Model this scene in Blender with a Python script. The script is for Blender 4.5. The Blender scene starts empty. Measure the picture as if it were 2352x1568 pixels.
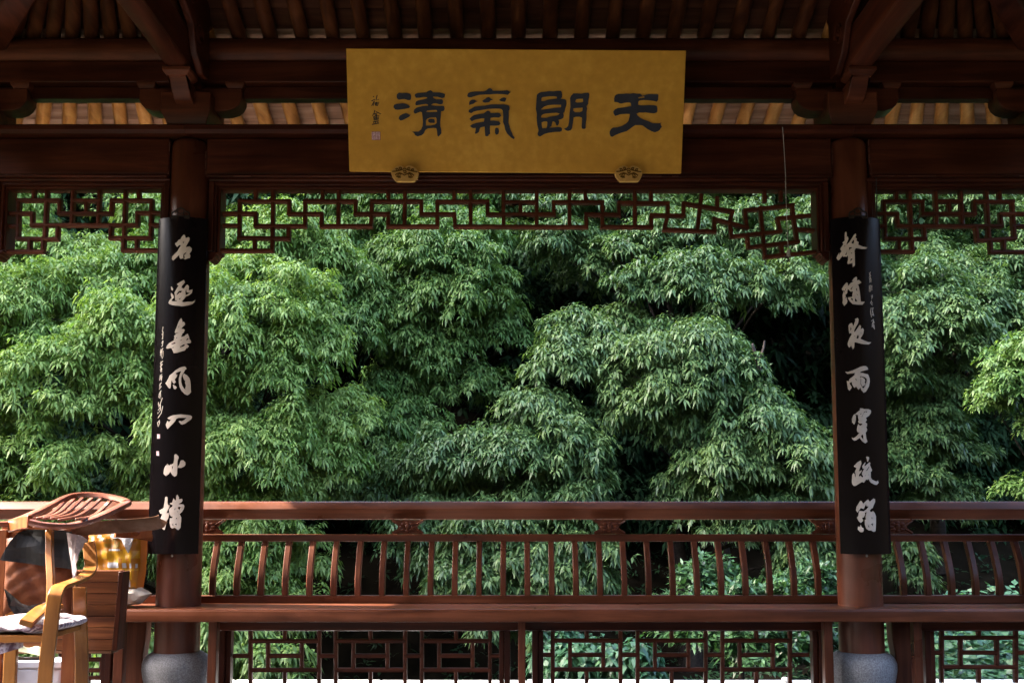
import bpy, bmesh, math, random
import numpy as np
from mathutils import Vector, Matrix
from mathutils.geometry import tessellate_polygon

# ------------------------------------------------------------------ camera, world, sun, exposure
C = bpy.context.scene
COL = C.collection
EYE = Vector((0.0, 0.0, 0.85))
PITCH = math.radians(5.27)
FOC, CX, CY = 2287.0, 1176.0, 983.0            # in units of a 2352 wide picture

cam_d = bpy.data.cameras.new("camera")
cam = bpy.data.objects.new("camera", cam_d)
COL.objects.link(cam)
C.camera = cam
cam.location = EYE
cam.rotation_euler = (math.pi / 2 + PITCH, 0, 0)
cam_d.sensor_width = 36.0
cam_d.lens = 36.0 * FOC / 2352.0
cam_d.shift_y = (CY - 784.0) / 2352.0
cam_d.clip_end = 400.0
cam_d.clip_start = 0.05

SUN_DIR = Vector((1.14, -0.15, -1.0)).normalized()
w = bpy.data.worlds.new("World")
C.world = w
w.use_nodes = True
nt = w.node_tree
for n in list(nt.nodes):
    nt.nodes.remove(n)
out = nt.nodes.new("ShaderNodeOutputWorld")
bg = nt.nodes.new("ShaderNodeBackground")
sky = nt.nodes.new("ShaderNodeTexSky")
sky.sky_type = 'NISHITA'
sky.sun_disc = False
sky.sun_elevation = math.asin(-SUN_DIR.z)
sky.sun_rotation = math.atan2(-SUN_DIR.x, -SUN_DIR.y)
sky.air_density = 0.8
sky.dust_density = 5.0
sky.ozone_density = 0.6
bg.inputs["Strength"].default_value = 0.15
nt.links.new(sky.outputs[0], bg.inputs[0])
nt.links.new(bg.outputs[0], out.inputs[0])

sun_d = bpy.data.lights.new("sun", 'SUN')
sun = bpy.data.objects.new("sun", sun_d)
COL.objects.link(sun)
sun_d.energy = 2.8
sun_d.angle = math.radians(0.6)
sun_d.color = (1.0, 0.94, 0.84)
sun.rotation_euler = SUN_DIR.to_track_quat('-Z', 'Y').to_euler()
sun.location = (-6, -4, 9)

C.view_settings.view_transform = 'Standard'
C.view_settings.look = 'None'
C.view_settings.gamma = 1.0
C.view_settings.exposure = 4.05
C.view_settings.use_curve_mapping = False
C.render.engine = 'CYCLES'
C.cycles.use_denoising = True
C.cycles.max_bounces = 8
C.cycles.diffuse_bounces = 5
C.cycles.glossy_bounces = 3
C.cycles.transmission_bounces = 3
C.cycles.sample_clamp_indirect = 4.0

# ------------------------------------------------------------------ helpers
rnd = random.Random(7)
_F = Vector((0, math.cos(PITCH), math.sin(PITCH)))
_U = Vector((0, -math.sin(PITCH), math.cos(PITCH)))
_R = Vector((1, 0, 0))


def ray(x, y):
    return (_R * (x - CX) - _U * (y - CY) + _F * FOC)


def at(x, y, Y):
    """world point seen at picture point (x, y) on the vertical plane at depth Y"""
    d = ray(x, y)
    return EYE + d * (Y / d.y)


def zat(y, Y):
    return at(CX, y, Y).z


def crop(ox, oy, s):
    """enlarged crop coordinates -> picture coordinates"""
    return lambda zx, zy: ((ox + zx / s) / 1.7415, (oy + zy / s) / 1.7415)


def tag(o, label=None, cat=None, group=None, kind=None):
    if label: o['label'] = label
    if cat: o['category'] = cat
    if group: o['group'] = group
    if kind: o['kind'] = kind
    return o


def thing(name, label, cat, loc=(0, 0, 0), group=None, kind=None):
    o = bpy.data.objects.new(name, None)
    COL.objects.link(o)
    o.location = loc
    o.empty_display_size = 0.1
    return tag(o, label, cat, group, kind)


def origin(o):
    v = Vector((0, 0, 0))
    while o is not None:
        v += o.location
        o = o.parent
    return v


class MB:
    def __init__(s):
        s.v = []; s.f = []

    def add(s, vs, fs):
        b = len(s.v)
        s.v += [tuple(p) for p in vs]
        s.f += [tuple(i + b for i in f) for f in fs]
        return s

    def box(s, x0, x1, y0, y1, z0, z1):
        vs = [(x0, y0, z0), (x1, y0, z0), (x1, y1, z0), (x0, y1, z0), (x0, y0, z1), (x1, y0, z1), (x1, y1, z1), (x0, y1, z1)]
        return s.add(vs, [(3, 2, 1, 0), (4, 5, 6, 7), (0, 1, 5, 4), (1, 2, 6, 5), (2, 3, 7, 6), (3, 0, 4, 7)])

    def prism(s, poly, a, b):
        """poly: 3-d points (closed ring, planar); swept from +a to +b (vectors)"""
        n = len(poly); a = Vector(a); b = Vector(b)
        P = [Vector(p) for p in poly]
        vs = [p + a for p in P] + [p + b for p in P]
        nv = Vector((0, 0, 0))
        for i in range(n): nv += P[i].cross(P[(i + 1) % n])
        flip = nv.dot(b - a) < 0
        fs = [tuple(range(n))[::-1], tuple(range(n, 2 * n))] + [(i, (i + 1) % n, n + (i + 1) % n, n + i) for i in range(n)]
        if flip: fs = [f[::-1] for f in fs]
        return s.add(vs, fs)

    def prof_x(s, yz, x0, x1):
        return s.prism([(0, y, z) for y, z in yz], (x0, 0, 0), (x1, 0, 0))

    def prof_y(s, xz, y0, y1):
        return s.prism([(x, 0, z) for x, z in xz], (0, y0, 0), (0, y1, 0))

    def prof_z(s, xy, z0, z1):
        return s.prism([(x, y, 0) for x, y in xy], (0, 0, z0), (0, 0, z1))

    def sweep(s, pts, sec, side=None, up=(0, 0, 1), scale=None):
        """sweep a closed 2-d section (a, b) along pts; a along 'side', b along the second normal"""
        P = [Vector(p) for p in pts]; n = len(P); m = len(sec)
        rings = []
        for i in range(n):
            t = (P[min(i + 1, n - 1)] - P[max(i - 1, 0)]).normalized()
            if side is not None:
                a = Vector(side); a = (a - t * a.dot(t)).normalized()
            else:
                u = Vector(up)
                if abs(u.dot(t)) > 0.97: u = Vector((0, 1, 0))
                a = t.cross(u).normalized()
            b = t.cross(a).normalized()
            k = 1.0 if scale is None else scale[i]
            rings.append([P[i] + a * (q[0] * k) + b * (q[1] * k) for q in sec])
        vs = [p for r in rings for p in r]
        fs = []
        for i in range(n - 1):
            for j in range(m):
                j2 = (j + 1) % m
                fs.append((i * m + j, i * m + j2, (i + 1) * m + j2, (i + 1) * m + j))
        fs.append(tuple(range(m))[::-1])
        fs.append(tuple((n - 1) * m + j for j in range(m)))
        return s.add(vs, fs)

    def tube(s, pts, r, n=8):
        rr = r if isinstance(r, (list, tuple)) else [r] * len(pts)
        sec = [(math.cos(2 * math.pi * j / n), math.sin(2 * math.pi * j / n)) for j in range(n)]
        return s.sweep(pts, sec, scale=rr)

    def lathe(s, c, prof, n=32, axis='z'):
        vs = []; fs = []
        for r, h in prof:
            for j in range(n):
                a = 2 * math.pi * j / n
                vs.append((c[0] + r * math.cos(a), c[1] + r * math.sin(a), c[2] + h))
        for i in range(len(prof) - 1):
            for j in range(n):
                j2 = (j + 1) % n
                fs.append((i * n + j, i * n + j2, (i + 1) * n + j2, (i + 1) * n + j))
        fs.append(tuple(range(n))[::-1])
        fs.append(tuple((len(prof) - 1) * n + j for j in range(n)))
        return s.add(vs, fs)

    def blob(s, c, r, nu=10, nv=7, seed=0, amp=0.0):
        rg = random.Random(seed)
        vs = []; fs = []
        for i in range(nv + 1):
            th = math.pi * i / nv
            for j in range(nu):
                ph = 2 * math.pi * j / nu
                k = 1 + amp * (rg.random() - 0.5)
                vs.append((c[0] + r[0] * k * math.sin(th) * math.cos(ph), c[1] + r[1] * k * math.sin(th) * math.sin(ph), c[2] + r[2] * k * math.cos(th)))
        for i in range(nv):
            for j in range(nu):
                j2 = (j + 1) % nu
                fs.append((i * nu + j, (i + 1) * nu + j, (i + 1) * nu + j2, i * nu + j2))
        return s.add(vs, fs)

    def grid(s, fn, nu, nv):
        vs = [fn(i / nu, j / nv) for i in range(nu + 1) for j in range(nv + 1)]
        fs = []
        for i in range(nu):
            for j in range(nv):
                a = i * (nv + 1) + j
                fs.append((a, a + 1, a + nv + 2, a + nv + 1))
        return s.add(vs, fs)

    def build(s, name, mat, parent=None, smooth=False, bevel=0.0, seg=2, loc=None, subsurf=0, angle=40):
        o_ = origin(parent) if parent is not None else Vector(loc or (0, 0, 0))
        me = bpy.data.meshes.new(name)
        me.from_pydata([(x - o_.x, y - o_.y, z - o_.z) for x, y, z in s.v], [], s.f)
        bm = bmesh.new(); bm.from_mesh(me)
        bmesh.ops.recalc_face_normals(bm, faces=bm.faces)
        bm.to_mesh(me); bm.free()
        if mat: me.materials.append(mat)
        o = bpy.data.objects.new(name, me)
        COL.objects.link(o)
        if parent is not None:
            o.parent = parent
        else:
            o.location = o_
        if smooth or bevel:
            me.shade_smooth()
            try:
                me.set_sharp_from_angle(angle=math.radians(angle))
            except Exception:
                pass
        if bevel:
            m = o.modifiers.new("bevel", 'BEVEL')
            m.width = bevel; m.segments = seg; m.limit_method = 'ANGLE'; m.angle_limit = math.radians(35)
            m.harden_normals = False
        if subsurf:
            m = o.modifiers.new("sub", 'SUBSURF'); m.levels = subsurf; m.render_levels = subsurf
        return o


# ------------------------------------------------------------------ materials
def new_mat(name):
    m = bpy.data.materials.new(name)
    m.use_nodes = True
    n = m.node_tree.nodes; l = m.node_tree.links
    p = n["Principled BSDF"]
    return m, n, l, p


def setp(p, **k):
    for a, b in k.items():
        a = a.replace('_', ' ')
        if a in p.inputs: p.inputs[a].default_value = b


def ramp(n, stops):
    r = n.new("ShaderNodeValToRGB")
    e = r.color_ramp.elements
    e[0].position, e[0].color = stops[0][0], (*stops[0][1], 1)
    e[1].position, e[1].color = stops[-1][0], (*stops[-1][1], 1)
    for pos, c in stops[1:-1]:
        q = e.new(pos); q.color = (*c, 1)
    return r


def coords(n, l, scale, rot=(0, 0, 0), rand=True):
    tc = n.new("ShaderNodeTexCoord"); mp = n.new("ShaderNodeMapping")
    mp.inputs["Scale"].default_value = scale
    mp.inputs["Rotation"].default_value = rot
    if rand:
        oi = n.new("ShaderNodeObjectInfo"); mul = n.new("ShaderNodeVectorMath"); mul.operation = 'SCALE'
        cb = n.new("ShaderNodeCombineXYZ")
        l.new(oi.outputs["Random"], cb.inputs[0]); l.new(oi.outputs["Random"], cb.inputs[1]); l.new(oi.outputs["Random"], cb.inputs[2])
        mul.inputs["Scale"].default_value = 13.7
        l.new(cb.outputs[0], mul.inputs[0])
        ad = n.new("ShaderNodeVectorMath"); ad.operation = 'ADD'
        l.new(tc.outputs["Object"], ad.inputs[0]); l.new(mul.outputs[0], ad.inputs[1])
        l.new(ad.outputs[0], mp.inputs[0])
    else:
        l.new(tc.outputs["Object"], mp.inputs[0])
    return mp


def wood(name, dark, mid, light, axis='x', rough=0.42, coat=0.03, wear=0.9, fine=60.0, bump=0.12, spec=0.14):
    m, n, l, p = new_mat(name)
    long_, cross = 1.6, fine * 0.35
    sc = {'x': (long_, cross, cross), 'y': (cross, long_, cross), 'z': (cross, cross, long_)}[axis]
    mp = coords(n, l, sc)
    g = n.new("ShaderNodeTexNoise"); g.inputs["Scale"].default_value = 1.0; g.inputs["Detail"].default_value = 6; g.inputs["Roughness"].default_value = 0.62
    g.inputs["Distortion"].default_value = 0.5
    l.new(mp.outputs[0], g.inputs[0])
    r = ramp(n, [(0.34, dark), (0.5, mid), (0.67, light)])
    l.new(g.outputs[0], r.inputs[0])
    # wear: large soft variation of the varnish
    mp2 = coords(n, l, (2.3, 2.3, 2.3))
    b = n.new("ShaderNodeTexNoise"); b.inputs["Scale"].default_value = 1.5; b.inputs["Detail"].default_value = 5
    l.new(mp2.outputs[0], b.inputs[0])
    mr = n.new("ShaderNodeMapRange"); mr.inputs[1].default_value = 0.3; mr.inputs[2].default_value = 0.7; mr.inputs[3].default_value = 1 - 0.35 * wear; mr.inputs[4].default_value = 1 + 0.3 * wear
    l.new(b.outputs[0], mr.inputs[0])
    mx = n.new("ShaderNodeMix"); mx.data_type = 'RGBA'; mx.blend_type = 'MULTIPLY'; mx.inputs[0].default_value = 1.0
    l.new(r.outputs[0], mx.inputs[6]); l.new(mr.outputs[0], mx.inputs[7])
    l.new(mx.outputs[2], p.inputs["Base Color"])
    rr = n.new("ShaderNodeMapRange"); rr.inputs[1].default_value = 0.3; rr.inputs[2].default_value = 0.7
    rr.inputs[3].default_value = rough - 0.1; rr.inputs[4].default_value = rough + 0.16
    l.new(b.outputs[0], rr.inputs[0]); l.new(rr.outputs[0], p.inputs["Roughness"])
    bp = n.new("ShaderNodeBump"); bp.inputs["Strength"].default_value = bump; bp.inputs["Distance"].default_value = 0.002
    l.new(g.outputs[0], bp.inputs["Height"]); l.new(bp.outputs[0], p.inputs["Normal"])
    setp(p, Coat_Weight=coat, Coat_Roughness=0.25, Specular_IOR_Level=spec)
    return m


def plain(name, a, b, scale=8.0, rough=0.6, detail=5, bump=0.0, spec=0.5, sheen=0.0, lo=0.35, hi=0.65, rand=True):
    m, n, l, p = new_mat(name)
    mp = coords(n, l, (scale,) * 3, rand=rand)
    g = n.new("ShaderNodeTexNoise"); g.inputs["Scale"].default_value = 1.0; g.inputs["Detail"].default_value = detail; g.inputs["Roughness"].default_value = 0.65
    l.new(mp.outputs[0], g.inputs[0])
    r = ramp(n, [(lo, a), (hi, b)])
    l.new(g.outputs[0], r.inputs[0]); l.new(r.outputs[0], p.inputs["Base Color"])
    setp(p, Roughness=rough, Specular_IOR_Level=spec, Sheen_Weight=sheen)
    if bump:
        bp = n.new("ShaderNodeBump"); bp.inputs["Strength"].default_value = bump; bp.inputs["Distance"].default_value = 0.01
        l.new(g.outputs[0], bp.inputs["Height"]); l.new(bp.outputs[0], p.inputs["Normal"])
    return m


MAH = dict(dark=(0.027, 0.0060, 0.0026), mid=(0.046, 0.0102, 0.0042), light=(0.076, 0.0185, 0.0078))
BRK = wood("mahogany lightened as uplit", (0.050, 0.0125, 0.0055), (0.080, 0.0205, 0.0088), (0.115, 0.0320, 0.0140), axis='x')  # mahogany made paler to paint upward light on brackets and purlins
LAT = wood("lattice wood", (0.050, 0.0120, 0.0052), (0.074, 0.0185, 0.0080), (0.104, 0.0285, 0.0125), axis='x')
W_X = wood("mahogany along x", axis='x', **MAH)
W_Y = wood("mahogany along y", axis='y', **MAH)
W_Z = wood("mahogany upright", axis='z', **MAH)
RAILW = wood("rail wood", (0.052, 0.0142, 0.0056), (0.086, 0.0242, 0.0095), (0.125, 0.0375, 0.0155), axis='x', rough=0.36, spec=0.18, coat=0.0)
RAILZ = wood("baluster wood", (0.052, 0.0148, 0.0068), (0.082, 0.0242, 0.0112), (0.118, 0.0380, 0.0185), axis='z', rough=0.36)
COLW = wood("column varnish", (0.058, 0.0145, 0.0063), (0.085, 0.0225, 0.0100), (0.118, 0.0345, 0.0160), axis='z', rough=0.33, coat=0.15, fine=40, spec=0.3)
RAFT_IN = wood("dark rafter wood", (0.038, 0.0105, 0.0038), (0.068, 0.0200, 0.0070), (0.110, 0.0350, 0.0130), axis='y', rough=0.4, coat=0.2, fine=45)
RAFT = wood("pale rafter wood", (0.25, 0.092, 0.022), (0.38, 0.150, 0.037), (0.50, 0.23, 0.072), axis='y', rough=0.4, coat=0.3, fine=45)  # paler than the inner rafter wood, used from the purlin outward
PLANK_IN = wood("dark plank wood", (0.032, 0.0098, 0.0044), (0.060, 0.0195, 0.0088), (0.098, 0.0360, 0.0170), axis='x', rough=0.5, coat=0.0, wear=0.9, fine=50)
PLANK = wood("pale plank wood", (0.15, 0.068, 0.036), (0.24, 0.122, 0.074), (0.33, 0.195, 0.135), axis='x', rough=0.55, coat=0.0, wear=0.9, fine=50)  # paler than the inner planks, used on the eave side
YEL = wood("bent beech", (0.17, 0.058, 0.010), (0.225, 0.082, 0.015), (0.28, 0.112, 0.024), axis='z', rough=0.33, coat=0.3, fine=50)
YELX = wood("bent beech along x", (0.17, 0.058, 0.010), (0.225, 0.082, 0.015), (0.28, 0.112, 0.024), axis='x', rough=0.33, coat=0.3, fine=50)
ORA = wood("orange teak", (0.095, 0.023, 0.0055), (0.145, 0.040, 0.010), (0.20, 0.062, 0.017), axis='z', rough=0.36, coat=0.3, fine=50)
ROSE = wood("worn rosewood", (0.095, 0.028, 0.016), (0.150, 0.050, 0.031), (0.21, 0.082, 0.058), axis='x', rough=0.34, coat=0.4, fine=40)
GREYW = wood("weathered arm wood", (0.11, 0.045, 0.020), (0.17, 0.080, 0.042), (0.25, 0.14, 0.088), axis='x', rough=0.5, coat=0.05, wear=1.2, fine=40)
BOXW = wood("rough pine planks", (0.045, 0.012, 0.0045), (0.115, 0.036, 0.012), (0.20, 0.070, 0.024), axis='x', rough=0.45, coat=0.1, wear=1.0, fine=55)
DARKW = wood("dark stained wood", (0.010, 0.007, 0.006), (0.018, 0.012, 0.010), (0.03, 0.02, 0.017), axis='z', rough=0.45, coat=0.1)
LACQ = plain("black lacquer", (0.0035, 0.0024, 0.003), (0.0055, 0.0036, 0.0045), scale=3, rough=0.2, spec=0.16)
CREAM = plain("cream paint", (0.58, 0.49, 0.40), (0.66, 0.57, 0.48), scale=25, rough=0.6)
SLATE = plain("slate lettering", (0.018, 0.019, 0.028), (0.027, 0.028, 0.040), scale=15, rough=0.5, spec=0.3)
INK = plain("ink", (0.012, 0.010, 0.009), (0.02, 0.017, 0.014), scale=15, rough=0.7)
SEALP = plain("pink seal", (0.62, 0.40, 0.42), (0.70, 0.50, 0.50), scale=60, rough=0.7)
SEALR = plain("red seal lines", (0.22, 0.03, 0.03), (0.28, 0.05, 0.05), scale=40, rough=0.7)
STONE = plain("speckled granite", (0.125, 0.125, 0.13), (0.29, 0.29, 0.30), scale=170, rough=0.75, detail=3, bump=0.25)
PAVE = plain("pale paving", (0.55, 0.55, 0.54), (0.68, 0.68, 0.67), scale=3.5, rough=0.85, bump=0.1)
FLOORM = plain("floor tiles", (0.026, 0.026, 0.026), (0.040, 0.040, 0.039), scale=4, rough=0.6)
SOIL = plain("forest soil", (0.007, 0.0055, 0.0035), (0.017, 0.013, 0.008), scale=2.2, rough=0.95, bump=0.6, spec=0.0)
LAWN = plain("ground outside", (0.014, 0.018, 0.010), (0.026, 0.030, 0.016), scale=1.2, rough=0.95, spec=0.05)
BARK = plain("bark", (0.016, 0.012, 0.009), (0.045, 0.034, 0.026), scale=14, rough=0.9, bump=0.7, spec=0.1)
DEADW = plain("dead wood", (0.045, 0.033, 0.026), (0.095, 0.072, 0.058), scale=20, rough=0.9)
METAL = plain("dark bronze", (0.012, 0.009, 0.007), (0.026, 0.019, 0.015), scale=40, rough=0.55, spec=0.2)
STEEL = plain("steel screw", (0.4, 0.4, 0.4), (0.5, 0.5, 0.5), scale=40, rough=0.35)
LEATH = plain("brown leather", (0.052, 0.0145, 0.0045), (0.090, 0.0275, 0.0095), scale=16, rough=0.5, bump=0.2, spec=0.12)
BLKL = plain("black leather", (0.006, 0.006, 0.006), (0.013, 0.012, 0.012), scale=20, rough=0.45, bump=0.15, spec=0.15)
FELT = plain("frayed lining", (0.22, 0.18, 0.18), (0.36, 0.31, 0.30), scale=60, rough=0.95, bump=0.3)
RAG = plain("white rag", (0.40, 0.37, 0.34), (0.58, 0.55, 0.51), scale=70, rough=0.95, bump=0.5)
PILL = plain("beige cotton", (0.52, 0.44, 0.33), (0.64, 0.56, 0.45), scale=25, rough=0.9, bump=0.2)
TUB = plain("white plastic", (0.44, 0.45, 0.50), (0.52, 0.53, 0.58), scale=6, rough=0.45)
MOSS = plain("olive cloth", (0.09, 0.10, 0.06), (0.16, 0.16, 0.11), scale=20, rough=0.95)
CORDW = plain("pale string", (0.30, 0.27, 0.24), (0.42, 0.39, 0.35), scale=80, rough=0.9)
CORDB = plain("dark cord", (0.012, 0.012, 0.012), (0.02, 0.02, 0.02), scale=80, rough=0.7)
PRW = plain("printed white", (0.50, 0.48, 0.48), (0.56, 0.54, 0.53), scale=20, rough=0.4)
PRY = plain("printed yellow", (0.50, 0.25, 0.006), (0.56, 0.29, 0.008), scale=20, rough=0.4)
PRG = plain("printed olive", (0.16, 0.16, 0.02), (0.22, 0.2, 0.02), scale=20, rough=0.5)
BAGM = plain("orange plastic", (0.34, 0.120, 0.003), (0.42, 0.158, 0.004), scale=6, rough=0.35, bump=0.15)
WORN = plain("bare worn edge", (0.10, 0.036, 0.022), (0.17, 0.066, 0.044), scale=60, rough=0.8)


def gold_mat():
    m, n, l, p = new_mat("gilded board")
    mp = coords(n, l, (3.0, 3.0, 5.0), rand=False)
    a = n.new("ShaderNodeTexNoise"); a.inputs["Scale"].default_value = 1.0; a.inputs["Detail"].default_value = 4
    l.new(mp.outputs[0], a.inputs[0])
    mp2 = coords(n, l, (26.0,) * 3, rand=False)
    b = n.new("ShaderNodeTexNoise"); b.inputs["Scale"].default_value = 1.0; b.inputs["Detail"].default_value = 6
    l.new(mp2.outputs[0], b.inputs[0])
    mul = n.new("ShaderNodeMath"); mul.operation = 'MULTIPLY_ADD'; mul.inputs[1].default_value = 0.55; 
    l.new(b.outputs[0], mul.inputs[0])
    mu2 = n.new("ShaderNodeMath"); mu2.operation = 'MULTIPLY'; mu2.inputs[1].default_value = 0.45
    l.new(a.outputs[0], mu2.inputs[0]); l.new(mu2.outputs[0], mul.inputs[2])
    r = ramp(n, [(0.34, (0.50, 0.240, 0.026)), (0.52, (0.57, 0.280, 0.033)), (0.68, (0.66, 0.345, 0.050))])
    l.new(mul.outputs[0], r.inputs[0]); l.new(r.outputs[0], p.inputs["Base Color"])
    setp(p, Roughness=0.5, Specular_IOR_Level=0.2)
    return m


GOLD = gold_mat()
GOLD3 = plain("painted shadow lines of the gilded carving", (0.10, 0.045, 0.006), (0.14, 0.066, 0.010), scale=30, rough=0.7, spec=0.1)  # darker gold paints groove shadows onto the raised scroll lines
GOLD2 = plain("gilded carving", (0.48, 0.26, 0.060), (0.58, 0.33, 0.090), scale=30, rough=0.5)


def cloth_mat():
    m, n, l, p = new_mat("damask cushion")
    mp = coords(n, l, (26.0, 26.0, 26.0), rand=False)
    v = n.new("ShaderNodeTexVoronoi"); v.feature = 'SMOOTH_F1'
    l.new(mp.outputs[0], v.inputs[0])
    wv = n.new("ShaderNodeTexWave"); wv.wave_type = 'RINGS'; wv.inputs["Scale"].default_value = 0.7; wv.inputs["Distortion"].default_value = 9
    l.new(mp.outputs[0], wv.inputs[0])
    ad = n.new("ShaderNodeMath"); ad.operation = 'MULTIPLY'
    l.new(v.outputs[0], ad.inputs[0]); l.new(wv.outputs[1], ad.inputs[1])
    r = ramp(n, [(0.05, (0.08, 0.035, 0.055)), (0.22, (0.22, 0.15, 0.18)), (0.5, (0.36, 0.30, 0.33))])
    l.new(ad.outputs[0], r.inputs[0]); l.new(r.outputs[0], p.inputs["Base Color"])
    setp(p, Roughness=0.85, Sheen_Weight=0.3)
    return m


DAMASK = cloth_mat()


def leaf_mat(name, a, b, trans=0.40, rough=0.42, back=None, spec=0.45):
    m, n, l, p = new_mat(name)
    at_ = n.new("ShaderNodeAttribute"); at_.attribute_name = "tint"
    r = ramp(n, [(0.0, a), (1.0, b)])
    l.new(at_.outputs["Fac"], r.inputs[0])
    l.new(r.outputs[0], p.inputs["Base Color"])
    setp(p, Roughness=rough, Specular_IOR_Level=spec)
    tr = n.new("ShaderNodeBsdfTranslucent")
    hv = n.new("ShaderNodeMix"); hv.data_type = 'RGBA'; hv.blend_type = 'MULTIPLY'; hv.inputs[0].default_value = 1.0
    hv.inputs[7].default_value = (1.15, 1.25, 0.55, 1)
    l.new(r.outputs[0], hv.inputs[6]); l.new(hv.outputs[2], tr.inputs[0])
    mx = n.new("ShaderNodeMixShader"); mx.inputs[0].default_value = trans
    o = n["Material Output"]
    l.new(p.outputs[0], mx.inputs[1]); l.new(tr.outputs[0], mx.inputs[2]); l.new(mx.outputs[0], o.inputs[0])
    return m


LF_LIGHT = leaf_mat("fresh light leaf", (0.110, 0.205, 0.046), (0.285, 0.38, 0.108), spec=0.3)
LF_MID = leaf_mat("mid green leaf", (0.072, 0.150, 0.040), (0.185, 0.275, 0.078), spec=0.3)
LF_BLUE = leaf_mat("glossy dark leaf", (0.050, 0.108, 0.036), (0.135, 0.205, 0.068), trans=0.32, rough=0.40, spec=0.36)
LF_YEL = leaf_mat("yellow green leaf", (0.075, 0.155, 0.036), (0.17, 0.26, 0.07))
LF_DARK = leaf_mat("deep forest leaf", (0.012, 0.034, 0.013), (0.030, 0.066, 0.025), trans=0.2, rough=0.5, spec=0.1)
LF_BUSH = leaf_mat("waxy bush leaf", (0.030, 0.085, 0.032), (0.075, 0.16, 0.055), trans=0.2, rough=0.34)
LF_IVY = leaf_mat("broad creeper leaf", (0.022, 0.085, 0.038), (0.06, 0.15, 0.065), trans=0.25, rough=0.42)

# ------------------------------------------------------------------ setting: ground, floor, paving
YC = 4.69                                   # axis plane of the front columns
CXL, CXR = -1.553, 1.621                    # the two middle columns
CORN = 2.59
HALF = {}


def slab(name, x0, x1, y0, y1, z0, z1, mat, bevel=0.006):
    return tag(MB().box(x0, x1, y0, y1, z0, z1).build(name, mat, bevel=bevel), kind='structure')


slab("pavilion_floor", -3.0, 3.0, -3.4, 4.95, -0.16, -0.0, FLOORM)
pv = MB()
paving = thing("paving", None, None, kind='structure')
xs = -4.6
k = 0
while xs < 4.6:
    wd = 0.78
    MB().box(xs + 0.003, xs + wd - 0.003, 4.954, 5.45 + 0.012 * rnd.uniform(-1, 1), -0.15, 0.002 * rnd.uniform(-1, 1)).build("paving_stone", PAVE, paving, bevel=0.005)
    xs += wd


def terrain_h(x, y):
    if y < 6.5:
        h = -0.18 + 0.05 * max(0, (y - 5.4)) / 1.1
    elif y < 10.0:
        h = -0.13 + (y - 6.5) * 0.13
    else:
        h = 0.325 + (y - 10.0) * 0.62
    # the ground falls away into a gully behind the paving on the left and in the middle
    m_ = min(1.0, max(0.0, (2.6 - x) / 1.6))
    dr = min(1.0, max(0.0, (y - 5.5) / 0.9)) * min(1.0, max(0.0, (12.5 - y) / 2.5))
    h -= 1.15 * m_ * dr
    m2 = min(1.0, max(0.0, (y - 7.0) / 1.0)) * min(1.0, max(0.0, (12.5 - y) / 2.0)) * (1 - m_)
    h -= 0.7 * m2
    # unseen left shoulder added to shade the trees, right ridge to cut side light
    a = min(1.0, max(0.0, (-7.2 - x) / 6.0)) * min(1.0, max(0.0, (y - 7.1) / 0.45))
    h += 23.0 * a * min(1.0, max(0.0, (19.0 + x) / 3.5))
    b = min(1.0, max(0.0, (x - 8.0) / 9.0))
    h += 7.0 * b * b
    h += 0.12 * math.sin(x * 1.3 + y * 0.7) * min(1, max(0, y - 5.6))
    return min(h, 25.0 + 0.05 * math.sin(x))


g = MB()


def tfn(u, v):
    x = -26 + 52 * u
    y = 5.44 + 34 * v
    return (x, y, terrain_h(x, y))


g.grid(tfn, 90, 90)
tag(g.build("shading_hillside", SOIL, smooth=True), kind='structure')
rg_ = MB()  # unseen bowl of hills, added to keep low sky light off the beams
rg_.grid(lambda u, v: (-45 + 90 * u, 5.6 - 45 * v, -0.185 + min(16.0, 0.50 * max(0.0, math.hypot((-45 + 90 * u) * 0.95, 1.0 - (5.6 - 45 * v)) - 10.0)) + 0.25 * math.sin(19 * u + 17 * v) * min(1.0, max(0.0, math.hypot((-45 + 90 * u) * 0.95, 1.0 - (5.6 - 45 * v)) - 10.0)) - 0.02), 60, 34)
tag(rg_.build("shading_hillside", SOIL, smooth=True), kind='structure')
gg = MB()
gg.add([(-200, -200, -0.19), (200, -200, -0.19), (200, 5.446, -0.19), (-200, 5.446, -0.19)], [(0, 1, 2, 3)])
tag(gg.build("ground", LAWN), kind='structure')

# ------------------------------------------------------------------ roof: rafters, planks
roof = thing("roof", None, None, (0, 4.0, 3.2), kind='structure')
Z_PUR_TOP = zat(92, YC)                      # top of the round purlin
SL = 0.40
EAVE = 0.83


def roof_z(x, y):
    """underside of the planks"""
    d = max(y - YC, abs(x) - CORN)
    return Z_PUR_TOP + 0.072 - SL * d + (0.06 * max(0, d - 0.4) if d > 0.4 else 0)


RR = 0.037


def rafter(p0, p1, r=RR):
    dd = lambda p: max(p[1] - YC, abs(p[0]) - CORN)
    P0, P1 = Vector((*p0, 0)), Vector((*p1, 0))
    d0, d1 = dd(P0), dd(P1)
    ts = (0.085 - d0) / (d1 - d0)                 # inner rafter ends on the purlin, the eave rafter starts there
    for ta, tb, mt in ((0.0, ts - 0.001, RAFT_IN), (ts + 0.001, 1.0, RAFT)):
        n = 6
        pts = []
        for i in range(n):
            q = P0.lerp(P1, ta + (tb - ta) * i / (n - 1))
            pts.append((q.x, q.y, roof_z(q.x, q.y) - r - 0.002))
        MB().tube(pts, [r] * n, 12).build("rafter", mt, roof, smooth=True)


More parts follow.
